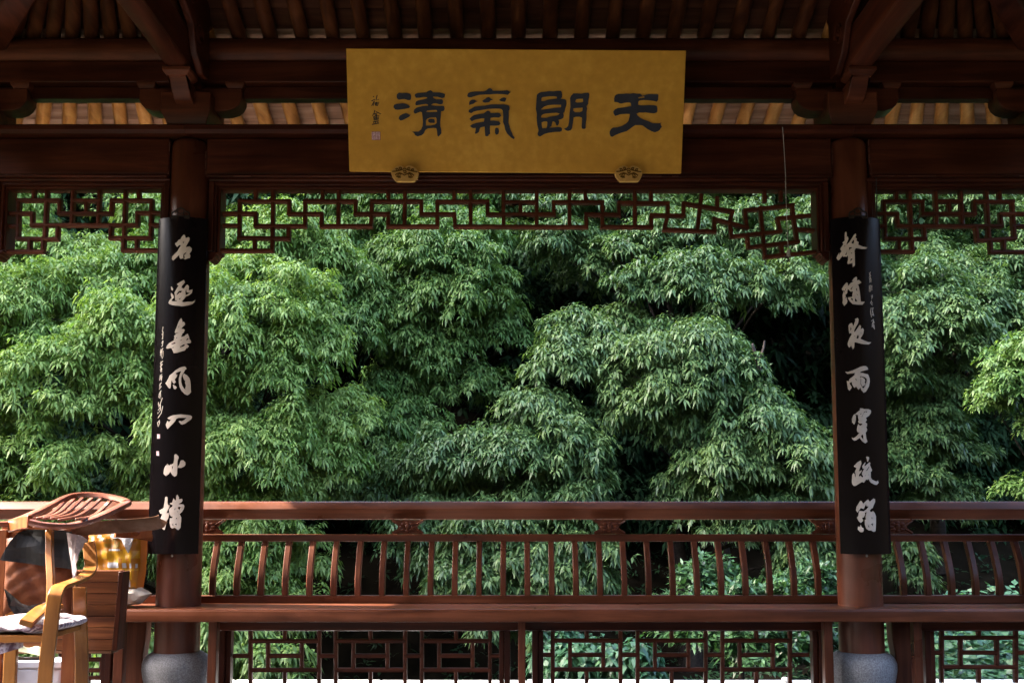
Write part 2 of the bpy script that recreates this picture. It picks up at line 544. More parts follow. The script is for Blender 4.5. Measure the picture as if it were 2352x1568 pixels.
nx = 20
for i in range(nx + 1):
    x = CXL + 0.06 + (CXR - CXL - 0.12) * i / nx
    rafter((x, 3.3), (x + rnd.uniform(-.006, .006), YC + EAVE), RR * rnd.uniform(0.94, 1.05))
for sgn, c0 in ((-1, CXL), (1, CXR)):
    nf = 11
    for i in range(nf):
        t = (i + 0.35) / nf
        xs0 = c0 + sgn * (0.03 + t * 0.55)
        xs1 = c0 + sgn * (0.06 + (t ** 1.15) * 1.72)
        y1 = YC + EAVE - 0.02
        # from the corner side the rafters fan out
        p0 = (xs0, YC - 0.62 + 0.10 * t); p1 = (xs1, y1)
        rafter(p0, p1, RR * 0.97)
    # rafters on the side slopes, running outward
    for i in range(12):
        t = (i + 0.5) / 12
        y0 = YC - 0.75 - i * 0.17
        rafter((sgn * 1.2, y0), (sgn * (CORN + EAVE), y0), RR)
    # hip rafter (corner beam)
    hp = []
    for i in range(6):
        t = i / 5
        a = -1.5 + (1.5 + EAVE) * t
        hp.append((sgn * (CORN + a), YC + a, roof_z(sgn * (CORN + a), YC + a) - 0.11))
    MB().sweep(hp, [(-0.06, -0.085), (0.06, -0.085), (0.06, 0.085), (-0.06, 0.085)]).build("hip_beam", W_Y, roof, bevel=0.012)

# planks run along x on the front slope, along y on the side slopes
pw = 0.1157
d = EAVE
while d > -1.35:
    d0, d1 = d - pw, d
    dm = (d0 + d1) / 2
    for sgn_run in (0,):
        half1 = CORN + d1; half0 = CORN + d0
        th = 0.018
        gap = 0.0025
        jz = rnd.uniform(0.0, 0.004)
        m = MB()
        za = lambda dd: roof_z(0, YC + dd)
        ya, yb = YC + d0 + gap, YC + d1 - gap
        vs = []
        for (yy, hx, dd) in ((ya, half0, d0 + gap), (yb, half1, d1 - gap)):
            z = za(dd) + jz
            vs += [(-hx, yy, z), (hx, yy, z), (-hx, yy, z + th), (hx, yy, z + th)]
        m.add(vs, [(0, 1, 5, 4), (2, 6, 7, 3), (0, 2, 3, 1), (4, 5, 7, 6), (0, 4, 6, 2), (1, 3, 7, 5)])
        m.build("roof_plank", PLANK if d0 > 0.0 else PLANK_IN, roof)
    for sg in (-1, 1):
        m = MB()
        vs = []
        ynear = -3.6
        for (dd) in (d0 + gap, d1 - gap):
            z = za(dd) + rnd.uniform(0.0, 0.003)
            x = sg * (CORN + dd)
            vs += [(x, YC + dd - 0.001, z), (x, ynear, z), (x, YC + dd - 0.001, z + th), (x, ynear, z + th)]
        m.add(vs, [(0, 1, 5, 4), (2, 6, 7, 3), (0, 2, 3, 1), (4, 5, 7, 6), (0, 4, 6, 2), (1, 3, 7, 5)])
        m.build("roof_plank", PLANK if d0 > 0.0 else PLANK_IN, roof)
    d -= pw
# solid weathering layer above (seen from nowhere below): keeps the light out
cov = MB()
e = EAVE + 0.02


def rz(dd): return Z_PUR_TOP + 0.125 - SL * dd + (0.06 * max(0, dd - 0.4) if dd > 0.4 else 0)


ridge = -1.95
fy, by = YC, -1.3
cov.add([(-CORN - e, fy + e, rz(e)), (CORN + e, fy + e, rz(e)), (CORN + ridge, fy + ridge, rz(ridge)), (-CORN - ridge, fy + ridge, rz(ridge))], [(0, 1, 2, 3)])
cov.add([(-CORN - e, by - e, rz(e)), (CORN + e, by - e, rz(e)), (CORN + ridge, by - ridge, rz(ridge)), (-CORN - ridge, by - ridge, rz(ridge))], [(3, 2, 1, 0)])
for sg in (-1, 1):
    cov.add([(sg * (CORN + e), fy + e, rz(e)), (sg * (CORN + e), by - e, rz(e)), (sg * (CORN + ridge), by - ridge, rz(ridge)), (sg * (CORN + ridge), fy + ridge, rz(ridge))], [(0, 1, 2, 3)])
cov.add([(-CORN - ridge, fy + ridge, rz(ridge)), (CORN + ridge, fy + ridge, rz(ridge)), (CORN + ridge, by - ridge, rz(ridge)), (-CORN - ridge, by - ridge, rz(ridge))], [(0, 1, 2, 3)])
cov.build("roof_cover", SOIL, roof)

# ------------------------------------------------------------------ columns
R_COL = 0.099
Z_PLATE0, Z_PLATE1 = zat(307, 4.585), zat(288, 4.585)
Z_FANG0 = zat(402, 4.625)


def column(x, label, grp="round columns of the pavilion"):
    t = thing("wooden_column", label, "column", (x, YC, 0), grp)
    zt = Z_PLATE0 - 0.004
    MB().lathe((x, YC, 0), [(R_COL + 0.003, 0.235), (R_COL + 0.002, 0.6), (R_COL, 1.4), (R_COL - 0.003, 2.2), (R_COL - 0.005, zt - 0.03), (R_COL - 0.013, zt - 0.012), (R_COL - 0.03, zt)], 48).build("shaft", COLW, t, smooth=True)
    MB().lathe((x, YC, 0), [(0.108, 0.002), (0.118, 0.03), (0.133, 0.08), (0.147, 0.13), (0.153, 0.17), (0.152, 0.195), (0.145, 0.215), (0.133, 0.230), (0.118, 0.240), (0.106, 0.246)], 48).build("stone_base", STONE, t, smooth=True, angle=60)
    return t


column(CXL, "round mahogany column on a stone drum, carrying the left black couplet board")
column(CXR, "round mahogany column on a stone drum, carrying the right black couplet board")
column(-CORN, "corner column of the pavilion at the far left end of the bench")
column(CORN, "corner column of the pavilion at the far right end of the bench")

# ------------------------------------------------------------------ long beams by bay
bays = [("left", -CORN, CXL), ("middle", CXL, CXR), ("right", CXR, CORN)]
for nm, xa, xb in bays:
    la, lb = xa, xb
    where = {"left": "over the narrow left bay", "middle": "over the wide middle bay behind the gilded sign", "right": "over the narrow right bay"}[nm]
    # round purlin
    t = thing("round_purlin", "round mahogany roof purlin " + where, "beam", ((la + lb) / 2, YC, 3.0), "round purlins under the rafters")
    zc = Z_PUR_TOP - 0.072
    MB().tube([(la + 0.001, YC, zc), (lb - 0.001, YC, zc)], 0.072, 28).build("round_beam", BRK, t, smooth=True, angle=60)
    t2 = thing("purlin_tie", "squared tie beam hugging the purlin " + where, "beam", ((la + lb) / 2, YC, 2.9), "squared ties under the purlins")
    z1 = zc - 0.060; z0 = zat(189, 4.635)
    MB().box(la + 0.052, lb - 0.052, 4.635, 4.745, z0, z1).build("tie_board", W_X, t2, bevel=0.006)
    zb1 = z0 - 0.002; zb0 = zat(227, 4.68)
    MB().box(la + 0.054, lb - 0.054, 4.68, 4.735, zb0, zb1).build("filler_board", W_X, t2, bevel=0.004)
    # plate and lintel
    t3 = thing("lintel_beam", "deep mahogany lintel with moulded plate on top " + where, "beam", ((la + lb) / 2, YC, 2.5), "lintel beams between the columns")
    pa = la - 0.0 if nm != "left" else la - 0.2
    pb = lb if nm != "right" else lb + 0.2
    MB().prof_x([(4.565, Z_PLATE0 + 0.014), (4.565, Z_PLATE1 - 0.008), (4.573, Z_PLATE1), (4.81, Z_PLATE1), (4.815, Z_PLATE0 + 0.012), (4.80, Z_PLATE0), (4.585, Z_PLATE0)], pa + 0.0007, pb - 0.0007).build("plate_board", W_X, t3)
    MB().box(la + 0.088, lb - 0.088, 4.625, 4.755, Z_FANG0, Z_PLATE0 - 0.003).build("lintel_board", W_X, t3, bevel=0.012, seg=3)
    MB().box(la + 0.092, lb - 0.092, 4.613, 4.767, Z_FANG0 - 0.012, Z_FANG0 - 0.001).build("moulding", W_X, t3, bevel=0.004)

    for xe, sg in ((la + 0.088, 1), (lb - 0.088, -1)):
        wm = MB()
        zz = Z_FANG0 + 0.004
        while zz < Z_PLATE0 - 0.02:
            ln = rnd.uniform(0.012, 0.045)
            if rnd.random() < 0.8:
                wm.box(xe - 0.0012, xe + 0.0012, 4.6235, 4.6262 + rnd.uniform(0, 0.002), zz, zz + ln)
            zz += ln + rnd.uniform(0.001, 0.012)
        wm.build("worn_edge", WORN, t3)
    wm = MB()
    xx = la + 0.12
    while xx < lb - 0.14:
        ln = rnd.uniform(0.02, 0.16)
        if rnd.random() < 0.28:
            wm.box(xx, xx + ln, 4.6115, 4.6135, Z_FANG0 - 0.0125 + rnd.uniform(0, 0.002), Z_FANG0 - 0.009)
        xx += ln + rnd.uniform(0.01, 0.1)
    wm.build("worn_edge", WORN, t3)
# worn bare patch on the lintel edge
cz = crop(0, 0, 1.68)
pa_, pb_ = at(*cz(1500, 893), 4.612), at(*cz(1600, 900), 4.612)

# ------------------------------------------------------------------ brackets
def bracket(x, label, nose=True):
    t = thing("bracket_set", label, "bracket", (x, YC, Z_PLATE1), "bracket sets standing on the lintel plates")
    z0 = Z_PLATE1 + 0.001
    z2 = zat(216, 4.60)
    zm = z0 + (z2 - z0) * 0.42
    h1, h0 = 0.118, 0.095
    b = MB()
    ring = lambda h, z: [(x - h, YC - h, z), (x + h, YC - h, z), (x + h, YC + h, z), (x - h, YC + h, z)]
    lv = [(h0 - 0.008, z0), (h0, z0 + 0.012), (h0 + 0.006, z0 + 0.03), (h1, zm), (h1, z2)]
    vs = []
    for h, z in lv: vs += ring(h, z)
    fs = [(3, 2, 1, 0), tuple(4 * (len(lv) - 1) + i for i in range(4))]
    for i in range(len(lv) - 1):
        for j in range(4): fs.append((4 * i + j, 4 * i + (j + 1) % 4, 4 * (i + 1) + (j + 1) % 4, 4 * (i + 1) + j))
    b.add(vs, fs)
    b.build("cap_block", BRK, t, bevel=0.004)
    # arm along the beam
    zb, zt = zat(250, 4.62), zat(199, 4.62)
    L = 0.247
    prof = [(-L, zt), (-L, zb + 0.055), (-L + 0.012, zb + 0.03), (-L + 0.032, zb + 0.012), (-L + 0.07, zb), (L - 0.07, zb), (L - 0.032, zb + 0.012), (L - 0.012, zb + 0.03), (L, zb + 0.055), (L, zt)]
    MB().prof_y([(x + a, c) for a, c in prof], 4.641, 4.741).build("bracket_arm", BRK, t, bevel=0.004)
    for sx in (-1, 1):
        cxx = x + sx * (L - 0.033)
        vs = []
        zc0, zc1 = zt + 0.001, zat(180, 4.60)
        for h, z in ((0.036, zc0), (0.046, zc0 + 0.018), (0.046, zc1)):
            vs += [(cxx - h, YC - h - 0.012, z), (cxx + h, YC - h - 0.012, z), (cxx + h, YC + h + 0.012, z), (cxx - h, YC + h + 0.012, z)]
        fs = [(3, 2, 1, 0), (8, 9, 10, 11)]
        for i in range(2):
            for j in range(4): fs.append((4 * i + j, 4 * i + (j + 1) % 4, 4 * (i + 1) + (j + 1) % 4, 4 * (i + 1) + j))
        MB().add(vs, fs).build("bearing_block", BRK, t, bevel=0.003)
    MB().box(x - 0.0515, x + 0.0515, 4.640, 4.742, zt + 0.001, zt + 0.20).build("joint_block", W_X, t)
    if nose:
        zq0, zq1 = zat(236, 4.55), zat(168, 4.42)
        pr = [(4.60, zq0 + 0.01), (4.57, zq0), (4.53, zq0 + 0.012), (4.49, zq0 + 0.045), (4.46, zq0 + 0.085), (4.447, zq0 + 0.12), (4.447, zq1), (4.60, zq1)]
        MB().prof_x([(a, c) for a, c in pr], x - 0.043, x + 0.043).build("nose_arm", BRK, t, bevel=0.006)
        zc1 = zat(150, 4.42)
        vs = []
        cyy = 4.49
        for h, z in ((0.048, zq1 + 0.001), (0.064, zq1 + 0.02), (0.064, zc1)):
            vs += [(x - h, cyy - h, z), (x + h, cyy - h, z), (x + h, cyy + h, z), (x - h, cyy + h, z)]
        fs = [(3, 2, 1, 0), (8, 9, 10, 11)]
        for i in range(2):
            for j in range(4): fs.append((4 * i + j, 4 * i + (j + 1) % 4, 4 * (i + 1) + (j + 1) % 4, 4 * (i + 1) + j))
        MB().add(vs, fs).build("nose_block", BRK, t, bevel=0.003)
        # cross beam bearing on it, running back over the viewer
        xb = x
        zc = zc1 + 0.001
        side = 1 if x < 0 else -1
        where = "left" if x < 0 else "right"
        tb = thing("cross_beam", "heavy rounded cross beam running overhead from the bracket above the %s couplet column" % where, "beam", (xb, 4.5, zc), "cross beams overhead")
        wv = 0.062
        sec = [(-wv + 0.03, zc), (wv - 0.03, zc), (wv - 0.008, zc + 0.012), (wv, zc + 0.04), (wv, zc + 0.17), (wv - 0.03, zc + 0.20), (-wv + 0.03, zc + 0.20), (-wv, zc + 0.17), (-wv, zc + 0.04), (-wv + 0.008, zc + 0.012)]
        MB().prof_y([(xb + a, c) for a, c in sec], -1.2, 4.565).build("beam_body", W_Y, tb, bevel=0.006, smooth=True)
        # carved cloud panel standing beside the beam on the middle-bay side
        xo = xb + side * 0.082
        pr = [(4.60, zc + 0.01), (4.60, zc + 0.36), (4.05, zc + 0.62), (3.9, zc + 0.52), (4.02, zc + 0.40), (4.15, zc + 0.33), (4.22, zc + 0.22), (4.36, zc + 0.17), (4.42, zc + 0.06), (4.52, zc + 0.0)]
        carve = MB().prof_x(pr, xo - 0.016, xo + 0.016).build("cloud_panel", W_Y, tb, bevel=0.005)
        sc = MB()
        fx = xo + side * 0.016
        for (cy_, cz_, r0) in ((4.45, zc + 0.16, 0.055), (4.33, zc + 0.30, 0.065), (4.15, zc + 0.44, 0.06)):
            pts = []
            for q in range(26):
                a = q * 0.42
                rr_ = r0 * (1 - q / 30)
                pts.append((fx, cy_ + rr_ * math.cos(a), cz_ + rr_ * math.sin(a)))
            sc.tube(pts, 0.007, 6)
        sc.build("scroll_relief", W_Y, tb, smooth=True)
    return t


bracket(CXL, "tiered bracket set above the column with the left couplet board")
bracket(CXR, "tiered bracket set above the column with the right couplet board")
bracket(-CORN, "corner bracket set cut by the left edge of the picture", nose=False)
bracket(CORN, "corner bracket set at the right edge of the picture", nose=False)

# ------------------------------------------------------------------ lattice panels
_bar = [0]


def bar(p, q, Y, width, depth, parent, mat, ext=0.5, name="lattice_bar"):
    """one lattice bar between two world points (same Y plane); chamfered front"""
    _bar[0] += 1
    p = Vector(p); q = Vector(q)
    t = (q - p); L = t.length
    if L < 1e-4: return None
    t.normalize()
    hor = abs(t.x) > abs(t.z)
    j = (0.0 if hor else 0.0013) + (_bar[0] % 7) * 0.00013
    s = Vector((t.z, 0, -t.x))
    a = p - t * width * ext; b = q + t * width * ext
    hw = width / 2 - (0.0 if hor else 0.0002); c = hw * 0.55
    sec = [(-hw, depth), (-hw, c), (-hw + c, 0), (hw - c, 0), (hw, c), (hw, depth)]
    poly = [Vector((0, Y + j + d_, 0)) + s * e_ for e_, d_ in sec]
    m = MB().prism(poly, (a.x, 0, a.z), (b.x, 0, b.z))
    return m.build(name, LAT, parent)


def poly_bars(lines, cr, Y, width, depth, parent, ext=0.45):
    for ln in lines:
        for a, b in zip(ln[:-1], ln[1:]):
            bar(at(*cr(*a), Y), at(*cr(*b), Y), Y, width, depth, parent, W_X if abs(a[0] - b[0]) > abs(a[1] - b[1]) else W_Z, ext)


YL = 4.675
z5 = crop(850, 700, 1.8816); z6 = crop(2050, 700, 1.8816); z4 = crop(0, 650, 2.138); z7 = crop(3200, 700, 2.625)
mid_l = [[(320, 100), (320, 192)], [(452, 100), (445, 565), (60, 565)], [(825, 105), (825, 192)], [(948, 105), (942, 380)], [(1320, 105), (1320, 192)], [(1447, 105), (1443, 380)],
         [(1818, 107), (1818, 195)], [(1942, 107), (1942, 382)], [(2190, 108), (2190, 382)], [(2192, 200), (2360, 200)], [(2318, 200), (2318, 292)],
         [(85, 285), (320, 285), (320, 380), (693, 380), (693, 192), (1073, 192), (1073, 288), (1320, 288), (1320, 382), (1690, 382), (1690, 195), (2070, 195), (2070, 292), (2360, 292)],
         [(195, 470), (200, 192), (573, 192), (573, 288), (818, 288), (818, 380), (1190, 380), (1197, 192), (1570, 192), (1570, 290), (1820, 290), (1825, 383), (2360, 385)],
         [(195, 468), (568, 474), (568, 380)], [(85, 376), (195, 376)], [(312, 475), (312, 565)]]
mid_r = [[(10, 200), (170, 200)], [(60, 200), (60, 292)], [(10, 292), (313, 292), (310, 200), (678, 200), (678, 385), (1048, 387), (1048, 297), (1290, 302), (1292, 208), (1660, 268), (1640, 350), (1652, 458), (2020, 420), (2000, 322), (2235, 300)],
         [(182, 110), (182, 383)], [(10, 385), (558, 387), (556, 292), (803, 294), (803, 205), (1172, 207), (1172, 298), (1145, 405), (1525, 420), (1522, 325), (1768, 392), (1752, 262), (2112, 222), (2118, 308)],
         [(430, 110), (430, 385)], [(551, 110), (551, 195)], [(922, 110), (925, 380)], [(1045, 112), (1045, 192)],
         [(1425, 150), (1395, 410)], [(1545, 170), (1545, 238)], [(1903, 118), (1905, 188)], [(2025, 118), (2025, 185)],
         [(1870, 245), (1905, 612), (2300, 572)], [(1772, 455), (1782, 540), (2150, 498), (2122, 320)], [(2150, 403), (2262, 412)], [(2030, 515), (2035, 590)]]
left_b = [[(278, 222), (278, 312)], [(392, 222), (372, 640)], [(617, 222), (603, 525)], [(842, 222), (830, 525)], [(1065, 222), (1050, 740)], [(1180, 222), (1180, 310)],
          [(45, 430), (265, 430), (265, 530), (1165, 530), (1168, 425), (1388, 425)],
          [(150, 318), (500, 318), (500, 430), (940, 430), (950, 318), (1290, 318), (1280, 640), (938, 640), (940, 532)], [(150, 318), (140, 645), (480, 650), (485, 535)],
          [(35, 537), (145, 537)], [(1282, 530), (1385, 530)], [(620, 320), (840, 320)], [(728, 320), (728, 420)],
          [(243, 652), (243, 750)], [(362, 640), (355, 756), (12, 756)], [(1045, 642), (1045, 745), (1395, 745)], [(1162, 645), (1160, 745)]]
right_b = [[(1020, 165), (1020, 268)], [(1160, 165), (1180, 670)], [(1435, 165), (1445, 525)], [(1702, 165), (1715, 525)], [(1970, 165), (1998, 670)], [(2110, 165), (2110, 270)],
           [(785, 400), (1030, 400), (1038, 530), (2125, 530), (2120, 405), (2370, 400)],
           [(890, 270), (1295, 270), (1298, 400), (1845, 402), (1842, 272), (2242, 272), (2268, 660), (1875, 682), (1862, 535)], [(890, 270), (905, 662), (1320, 662), (1315, 535)],
           [(795, 530), (895, 530)], [(2258, 530), (2370, 530)], [(1460, 270), (1692, 270)], [(1575, 270), (1580, 395)],
           [(1050, 672), (1050, 788)], [(1185, 665), (1190, 796), (825, 796)], [(2010, 670), (2020, 800), (2370, 800)], [(2155, 668), (2158, 795)]]


def hang_frame(t, xl, xr, ytop, yin, ybot, legl, legr):
    """stepped surround of a hanging lattice: top rail, two stiles with scroll feet"""
    zt0 = zat(403, 4.64) - 0.012
    zt = zat(ytop, YL); zi = zat(yin, YL); zb = zat(ybot, YL)
    xa, xb = at(xl, 420, YL).x, at(xr, 420, YL).x
    tw = zt0 - zi
    # outer rail and inner rail, each a step further back
    s0 = [(4.628, zt0 - 0.003), (4.628, zi + 0.036), (4.634, zi + 0.030), (4.752, zi + 0.030), (4.752, zt0 - 0.003)]
    MB().prof_x(s0, xa, xb).build("frame_rail", W_X, t, bevel=0.003)
    s1 = [(4.640, zi + 0.029), (4.640, zi + 0.016), (4.648, zi + 0.012), (4.740, zi + 0.012), (4.740, zi + 0.029)]
    MB().prof_x(s1, xa + 0.022, xb - 0.022).build("frame_rail", W_X, t, bevel=0.002)
    s2 = [(4.655, zi + 0.011), (4.655, zi + 0.004), (4.662, zi), (4.725, zi), (4.725, zi + 0.011)]
    MB().prof_x(s2, xa + 0.034, xb - 0.034).build("frame_rail", W_X, t, bevel=0.0015)
    for sd, x0, leg in ((1, xa, legl), (-1, xb, legr)):
        if not leg: continue
        for (o0, o1, yy, zz) in ((0.0, 0.024, 4.630, zi + 0.029), (0.0245, 0.037, 4.642, zi + 0.0285), (0.0375, 0.05, 4.657, zi + 0.0105)):
            a_, b_ = x0 + sd * o0, x0 + sd * o1
            MB().box(min(a_, b_), max(a_, b_), yy, 4.75, zb, zz).build("frame_stile", W_Z, t, bevel=0.003)
        pr = [(0, 0.001), (0.047, 0.001), (0.046, -0.006), (0.036, -0.012), (0.036, -0.022), (0.027, -0.026), (0.023, -0.036), (0.008, -0.042), (0, -0.040)]
        MB().prof_y([(x0 + sd * a_, zb - 0.001 + c_) for a_, c_ in pr], 4.645, 4.735).build("scroll_foot", W_Z, t, bevel=0.003)


BW = 0.0185
tm = thing("hanging_lattice", "broken fretwork under the lintel of the middle bay, its right end snapped and sagging", "lattice", (0, YL, 2.3), "fretwork hung under the lintels")
hang_frame(tm, 487, 1895, 403, 437.5, 582, True, True)
poly_bars(mid_l, z5, YL, BW, 0.03, tm); poly_bars(mid_r, z6, YL, BW, 0.03, tm)
tl = thing("hanging_lattice", "complete fretwork under the left lintel, cut by the picture's left edge", "lattice", (-2.0, YL, 2.3), "fretwork hung under the lintels")
hang_frame(tl, 0, 397, 403, 436.5, 577, True, True)
poly_bars(left_b, z4, YL, BW, 0.03, tl)
tr = thing("hanging_lattice", "complete fretwork under the right lintel, beside the hanging black cord", "lattice", (2.0, YL, 2.3), "fretwork hung under the lintels")
hang_frame(tr, 1983, 2396, 403, 438.5, 580, True, True)
poly_bars(right_b, z7, YL, BW, 0.03, tr)

# ------------------------------------------------------------------ bench with curved backrest
bench = thing("railed_bench", "long mahogany bench with a curved baluster backrest running past both columns", "bench", (0, 4.65, 0))
ZS = 0.456
MB().prof_x([(4.478, ZS - 0.056), (4.478, ZS - 0.008), (4.484, ZS), (4.842, ZS), (4.842, ZS - 0.056)], -CORN - 0.3, CORN + 0.3).build("seat", RAILW, bench, bevel=0.003)
for pa_x, pb_x in ((-260, 284), (480, 1912), (2100, 2620)):
    MB().prof_x([(4.602, ZS - 0.057), (4.602, ZS - 0.100), (4.612, ZS - 0.108), (4.65, ZS - 0.108), (4.65, ZS - 0.057)], at(pa_x, 1430, 4.6).x, at(pb_x, 1430, 4.6).x).build("apron", W_X, bench, bevel=0.003)
YB, YM, YT = 4.815, 4.885, 4.945
zb1 = zat(1366.5, YB - 0.018); 
MB().prof_x([(YB - 0.02, ZS + 0.001), (YB - 0.02, zb1), (YB + 0.022, zb1), (YB + 0.022, ZS + 0.001)], -CORN - 0.3, CORN + 0.3).build("lower_rail", RAILW, bench, bevel=0.003)
zm0, zm1 = zat(1243, YM - 0.018), zat(1226, YM - 0.018)
MB().prof_x([(YM - 0.018, zm0), (YM - 0.022, zm1 - 0.002), (YM - 0.018, zm1), (YM + 0.018, zm1), (YM + 0.02, zm0)], -CORN - 0.3, CORN + 0.3).build("middle_rail", RAILW, bench, bevel=0.003)
zr0, zr1, zr2 = zat(1192.5, YT - 0.02), zat(1169, YT - 0.035), zat(1151, YT - 0.018)
MB().prof_x([(YT - 0.014, zr0), (YT - 0.046, zr1), (YT - 0.018, zr2 - 0.004), (YT - 0.012, zr2), (YT + 0.02, zr2), (YT + 0.034, zr1 + 0.008), (YT + 0.018, zr0)], -CORN - 0.3, CORN + 0.3).build("top_rail", RAILW, bench, bevel=0.003)
bxs = [at(488 + 55.65 * i, 1366, YB).x for i in range(26)]
bxs += [at(q, 1366, YB).x for q in (2075, 2131, 2186, 2241, 2296, 2351)]
bxs += [at(320 - 55.5 * i, 1366, YB).x for i in range(6)]
bal = MB()
pts = []
for i in range(9):
    t = i / 8
    z = zb1 - 0.004 + (zm0 - zb1 + 0.008) * t
    y = YB - 0.0 - 0.012 * math.sin(math.pi * t) * (1 - t) + (YM - YB) * (t ** 1.9)
    pts.append((0, y, z))
hw = 0.0138
bal.sweep(pts, [(-hw, -0.015), (hw, -0.015), (hw, 0.015), (-hw, 0.015)], side=(1, 0, 0))
b0 = bal.build("baluster", RAILZ, bench, bevel=0.003)
base_x = b0.location.x
for i, x in enumerate(bxs):
    o = b0 if i == 0 else b0.copy()
    if i: COL.objects.link(o); o.parent = bench
    o.location.x = x
# carved lotus blocks between the rails
zk0, zk1 = zm1 + 0.001, zr0 - 0.001
for px in (478, 937, 1400, 1899, 2060, 300):
    xk = at(px, 1208, 4.905).x
    zc = (zk0 + zk1) / 2; hh = (zk1 - zk0) / 2
    kb = MB()
    ol = [(-0.078, -1), (-0.055, -0.55), (-0.045, 0), (-0.06, 0.45), (-0.085, 1), (0.085, 1), (0.06, 0.45), (0.045, 0), (0.055, -0.55), (0.078, -1)]
    kb.prof_y([(xk + a, zc + hh * c) for a, c in ol], 4.898, 4.928)
    kb.blob((xk, 4.897, zc), (0.014, 0.010, hh * 0.55), 10, 6)
    for q in range(8):
        a = q * math.pi / 4
        kb.blob((xk + 0.030 * math.cos(a), 4.899, zc + hh * 0.55 * math.sin(a)), (0.017, 0.008, hh * 0.30), 8, 5)
    for sx in (-1, 1):
        for sz in (-1, 1):
            kb.sweep([(xk + sx * 0.035, 4.899, zc + sz * hh * 0.3), (xk + sx * 0.055, 4.897, zc + sz * hh * 0.62), (xk + sx * 0.074, 4.899, zc + sz * hh * 0.93)], [(-0.008, -0.004), (0.008, -0.004), (0, 0.006)], side=(0, 0, 1))
    kb.build("lotus_block", RAILZ, bench, smooth=True)
# posts and shaped legs under the seat
zq = ZS - 0.058
for (xl, xr) in ((478, 498), (1190, 1207), (1893, 1913), (2099, 2118), (262, 284)):
    xa, xb = at(xl, 1450, 4.53).x, at(xr, 1450, 4.53).x
    MB().box(xa, xb, 4.53, 4.575, 0.002, zq).build("post", RAILZ, bench, bevel=0.003)
for sx, xl, xr in ((1, 291, 335), (-1, 2049, 2096)):
    xa, xb = at(xl, 1430, 4.70).x, at(xr, 1430, 4.70).x
    prof = [(xa, zq), (xb, zq)]
    if sx > 0:
        prof = [(xa, zq), (xb + 0.004, zq), (xb + 0.002, zq - 0.1), (xb - 0.008, zq - 0.17), (xb - 0.004, zq - 0.25), (xb + 0.012, 0.002), (xa, 0.002)]
    else:
        prof = [(xb, zq), (xa - 0.006, zq), (xa - 0.002, zq - 0.1), (xa + 0.008, zq - 0.17), (xa + 0.004, zq - 0.25), (xa - 0.012, 0.002), (xb, 0.002)]
    MB().prof_y(prof, 4.69, 4.77).build("shaped_leg", RAILZ, bench, bevel=0.008, seg=3)

# ------------------------------------------------------------------ lattice panels under the bench
YP = 4.70


def under_panel(xl, xr, label, lines, cr, ybot=None):
    xa, xb = at(xl, 1440, YP).x, at(xr, 1440, YP).x
    t = thing("under_bench_lattice", label, "lattice", ((xa + xb) / 2, YP, 0.0), "lattice panels below the bench")
    zt = ZS - 0.058
    fw = 0.046
    MB().prof_x([(4.672, zt - 0.002), (4.672, zt - 0.028), (4.682, zt - 0.034), (4.742, zt - 0.034), (4.742, zt - 0.002)], xa, xb).build("frame_rail", W_X, t, bevel=0.003)
    MB().box(xa + 0.028, xb - 0.028, 4.688, 4.735, zt - 0.060, zt - 0.035).build("frame_rail", W_X, t, bevel=0.004)
    MB().box(xa, xb, 4.672, 4.742, 0.004, 0.032).build("frame_rail", W_X, t, bevel=0.003)
    MB().box(xa + 0.028, xb - 0.028, 4.688, 4.735, 0.033, 0.056).build("frame_rail", W_X, t, bevel=0.004)
    for sd, x0 in ((1, xa), (-1, xb)):
        for o0, o1, yy in ((0.0, 0.0275, 4.674), (0.0285, 0.052, 4.690)):
            a_, b_ = x0 + sd * o0, x0 + sd * o1
            MB().box(min(a_, b_), max(a_, b_), yy, 4.74, 0.0335 if o0 == 0 else 0.0565, zt - (0.0345 if o0 == 0 else 0.0605)).build("frame_stile", W_Z, t, bevel=0.003)
    for ln in lines:
        for a, b in zip(ln[:-1], ln[1:]):
            p, q = at(*cr(*a), YP), at(*cr(*b), YP)
            bar(p, q, YP, 0.0185, 0.024, t, W_X if abs(a[0] - b[0]) > abs(a[1] - b[1]) else W_Z, 0.2)
    return t


def cells(xs, y0, yh1, ym, yh2, y1, x0, x1, dx=0.0):
    """three repeated brick-lattice cells; xs = [(left, right)...]"""
    L = []
    prev = x0
    for (a, b) in xs:
        L.append([(a, y0), (a + dx, y1)]); L.append([(b, y0), (b + dx, y1)])
        L.append([(prev, ym), (a, ym)]); prev = b
        L.append([(a, yh1), (b, yh1)]); L.append([(a, yh2), (b, yh2)])
        wi = b - a
        L.append([((a + b) / 2, y0), ((a + b) / 2, yh1)]); L.append([((a + b) / 2, yh2), ((a + b) / 2, y1)])
        i0, i1 = a + wi * 0.255, a + wi * 0.745
        L.append([(i0, yh1), (i0, yh2)]); L.append([(i1, yh1), (i1, yh2)])
        L.append([(i0, ym), (i1, ym)])
    L.append([(prev, ym), (x1, ym)])
    return L


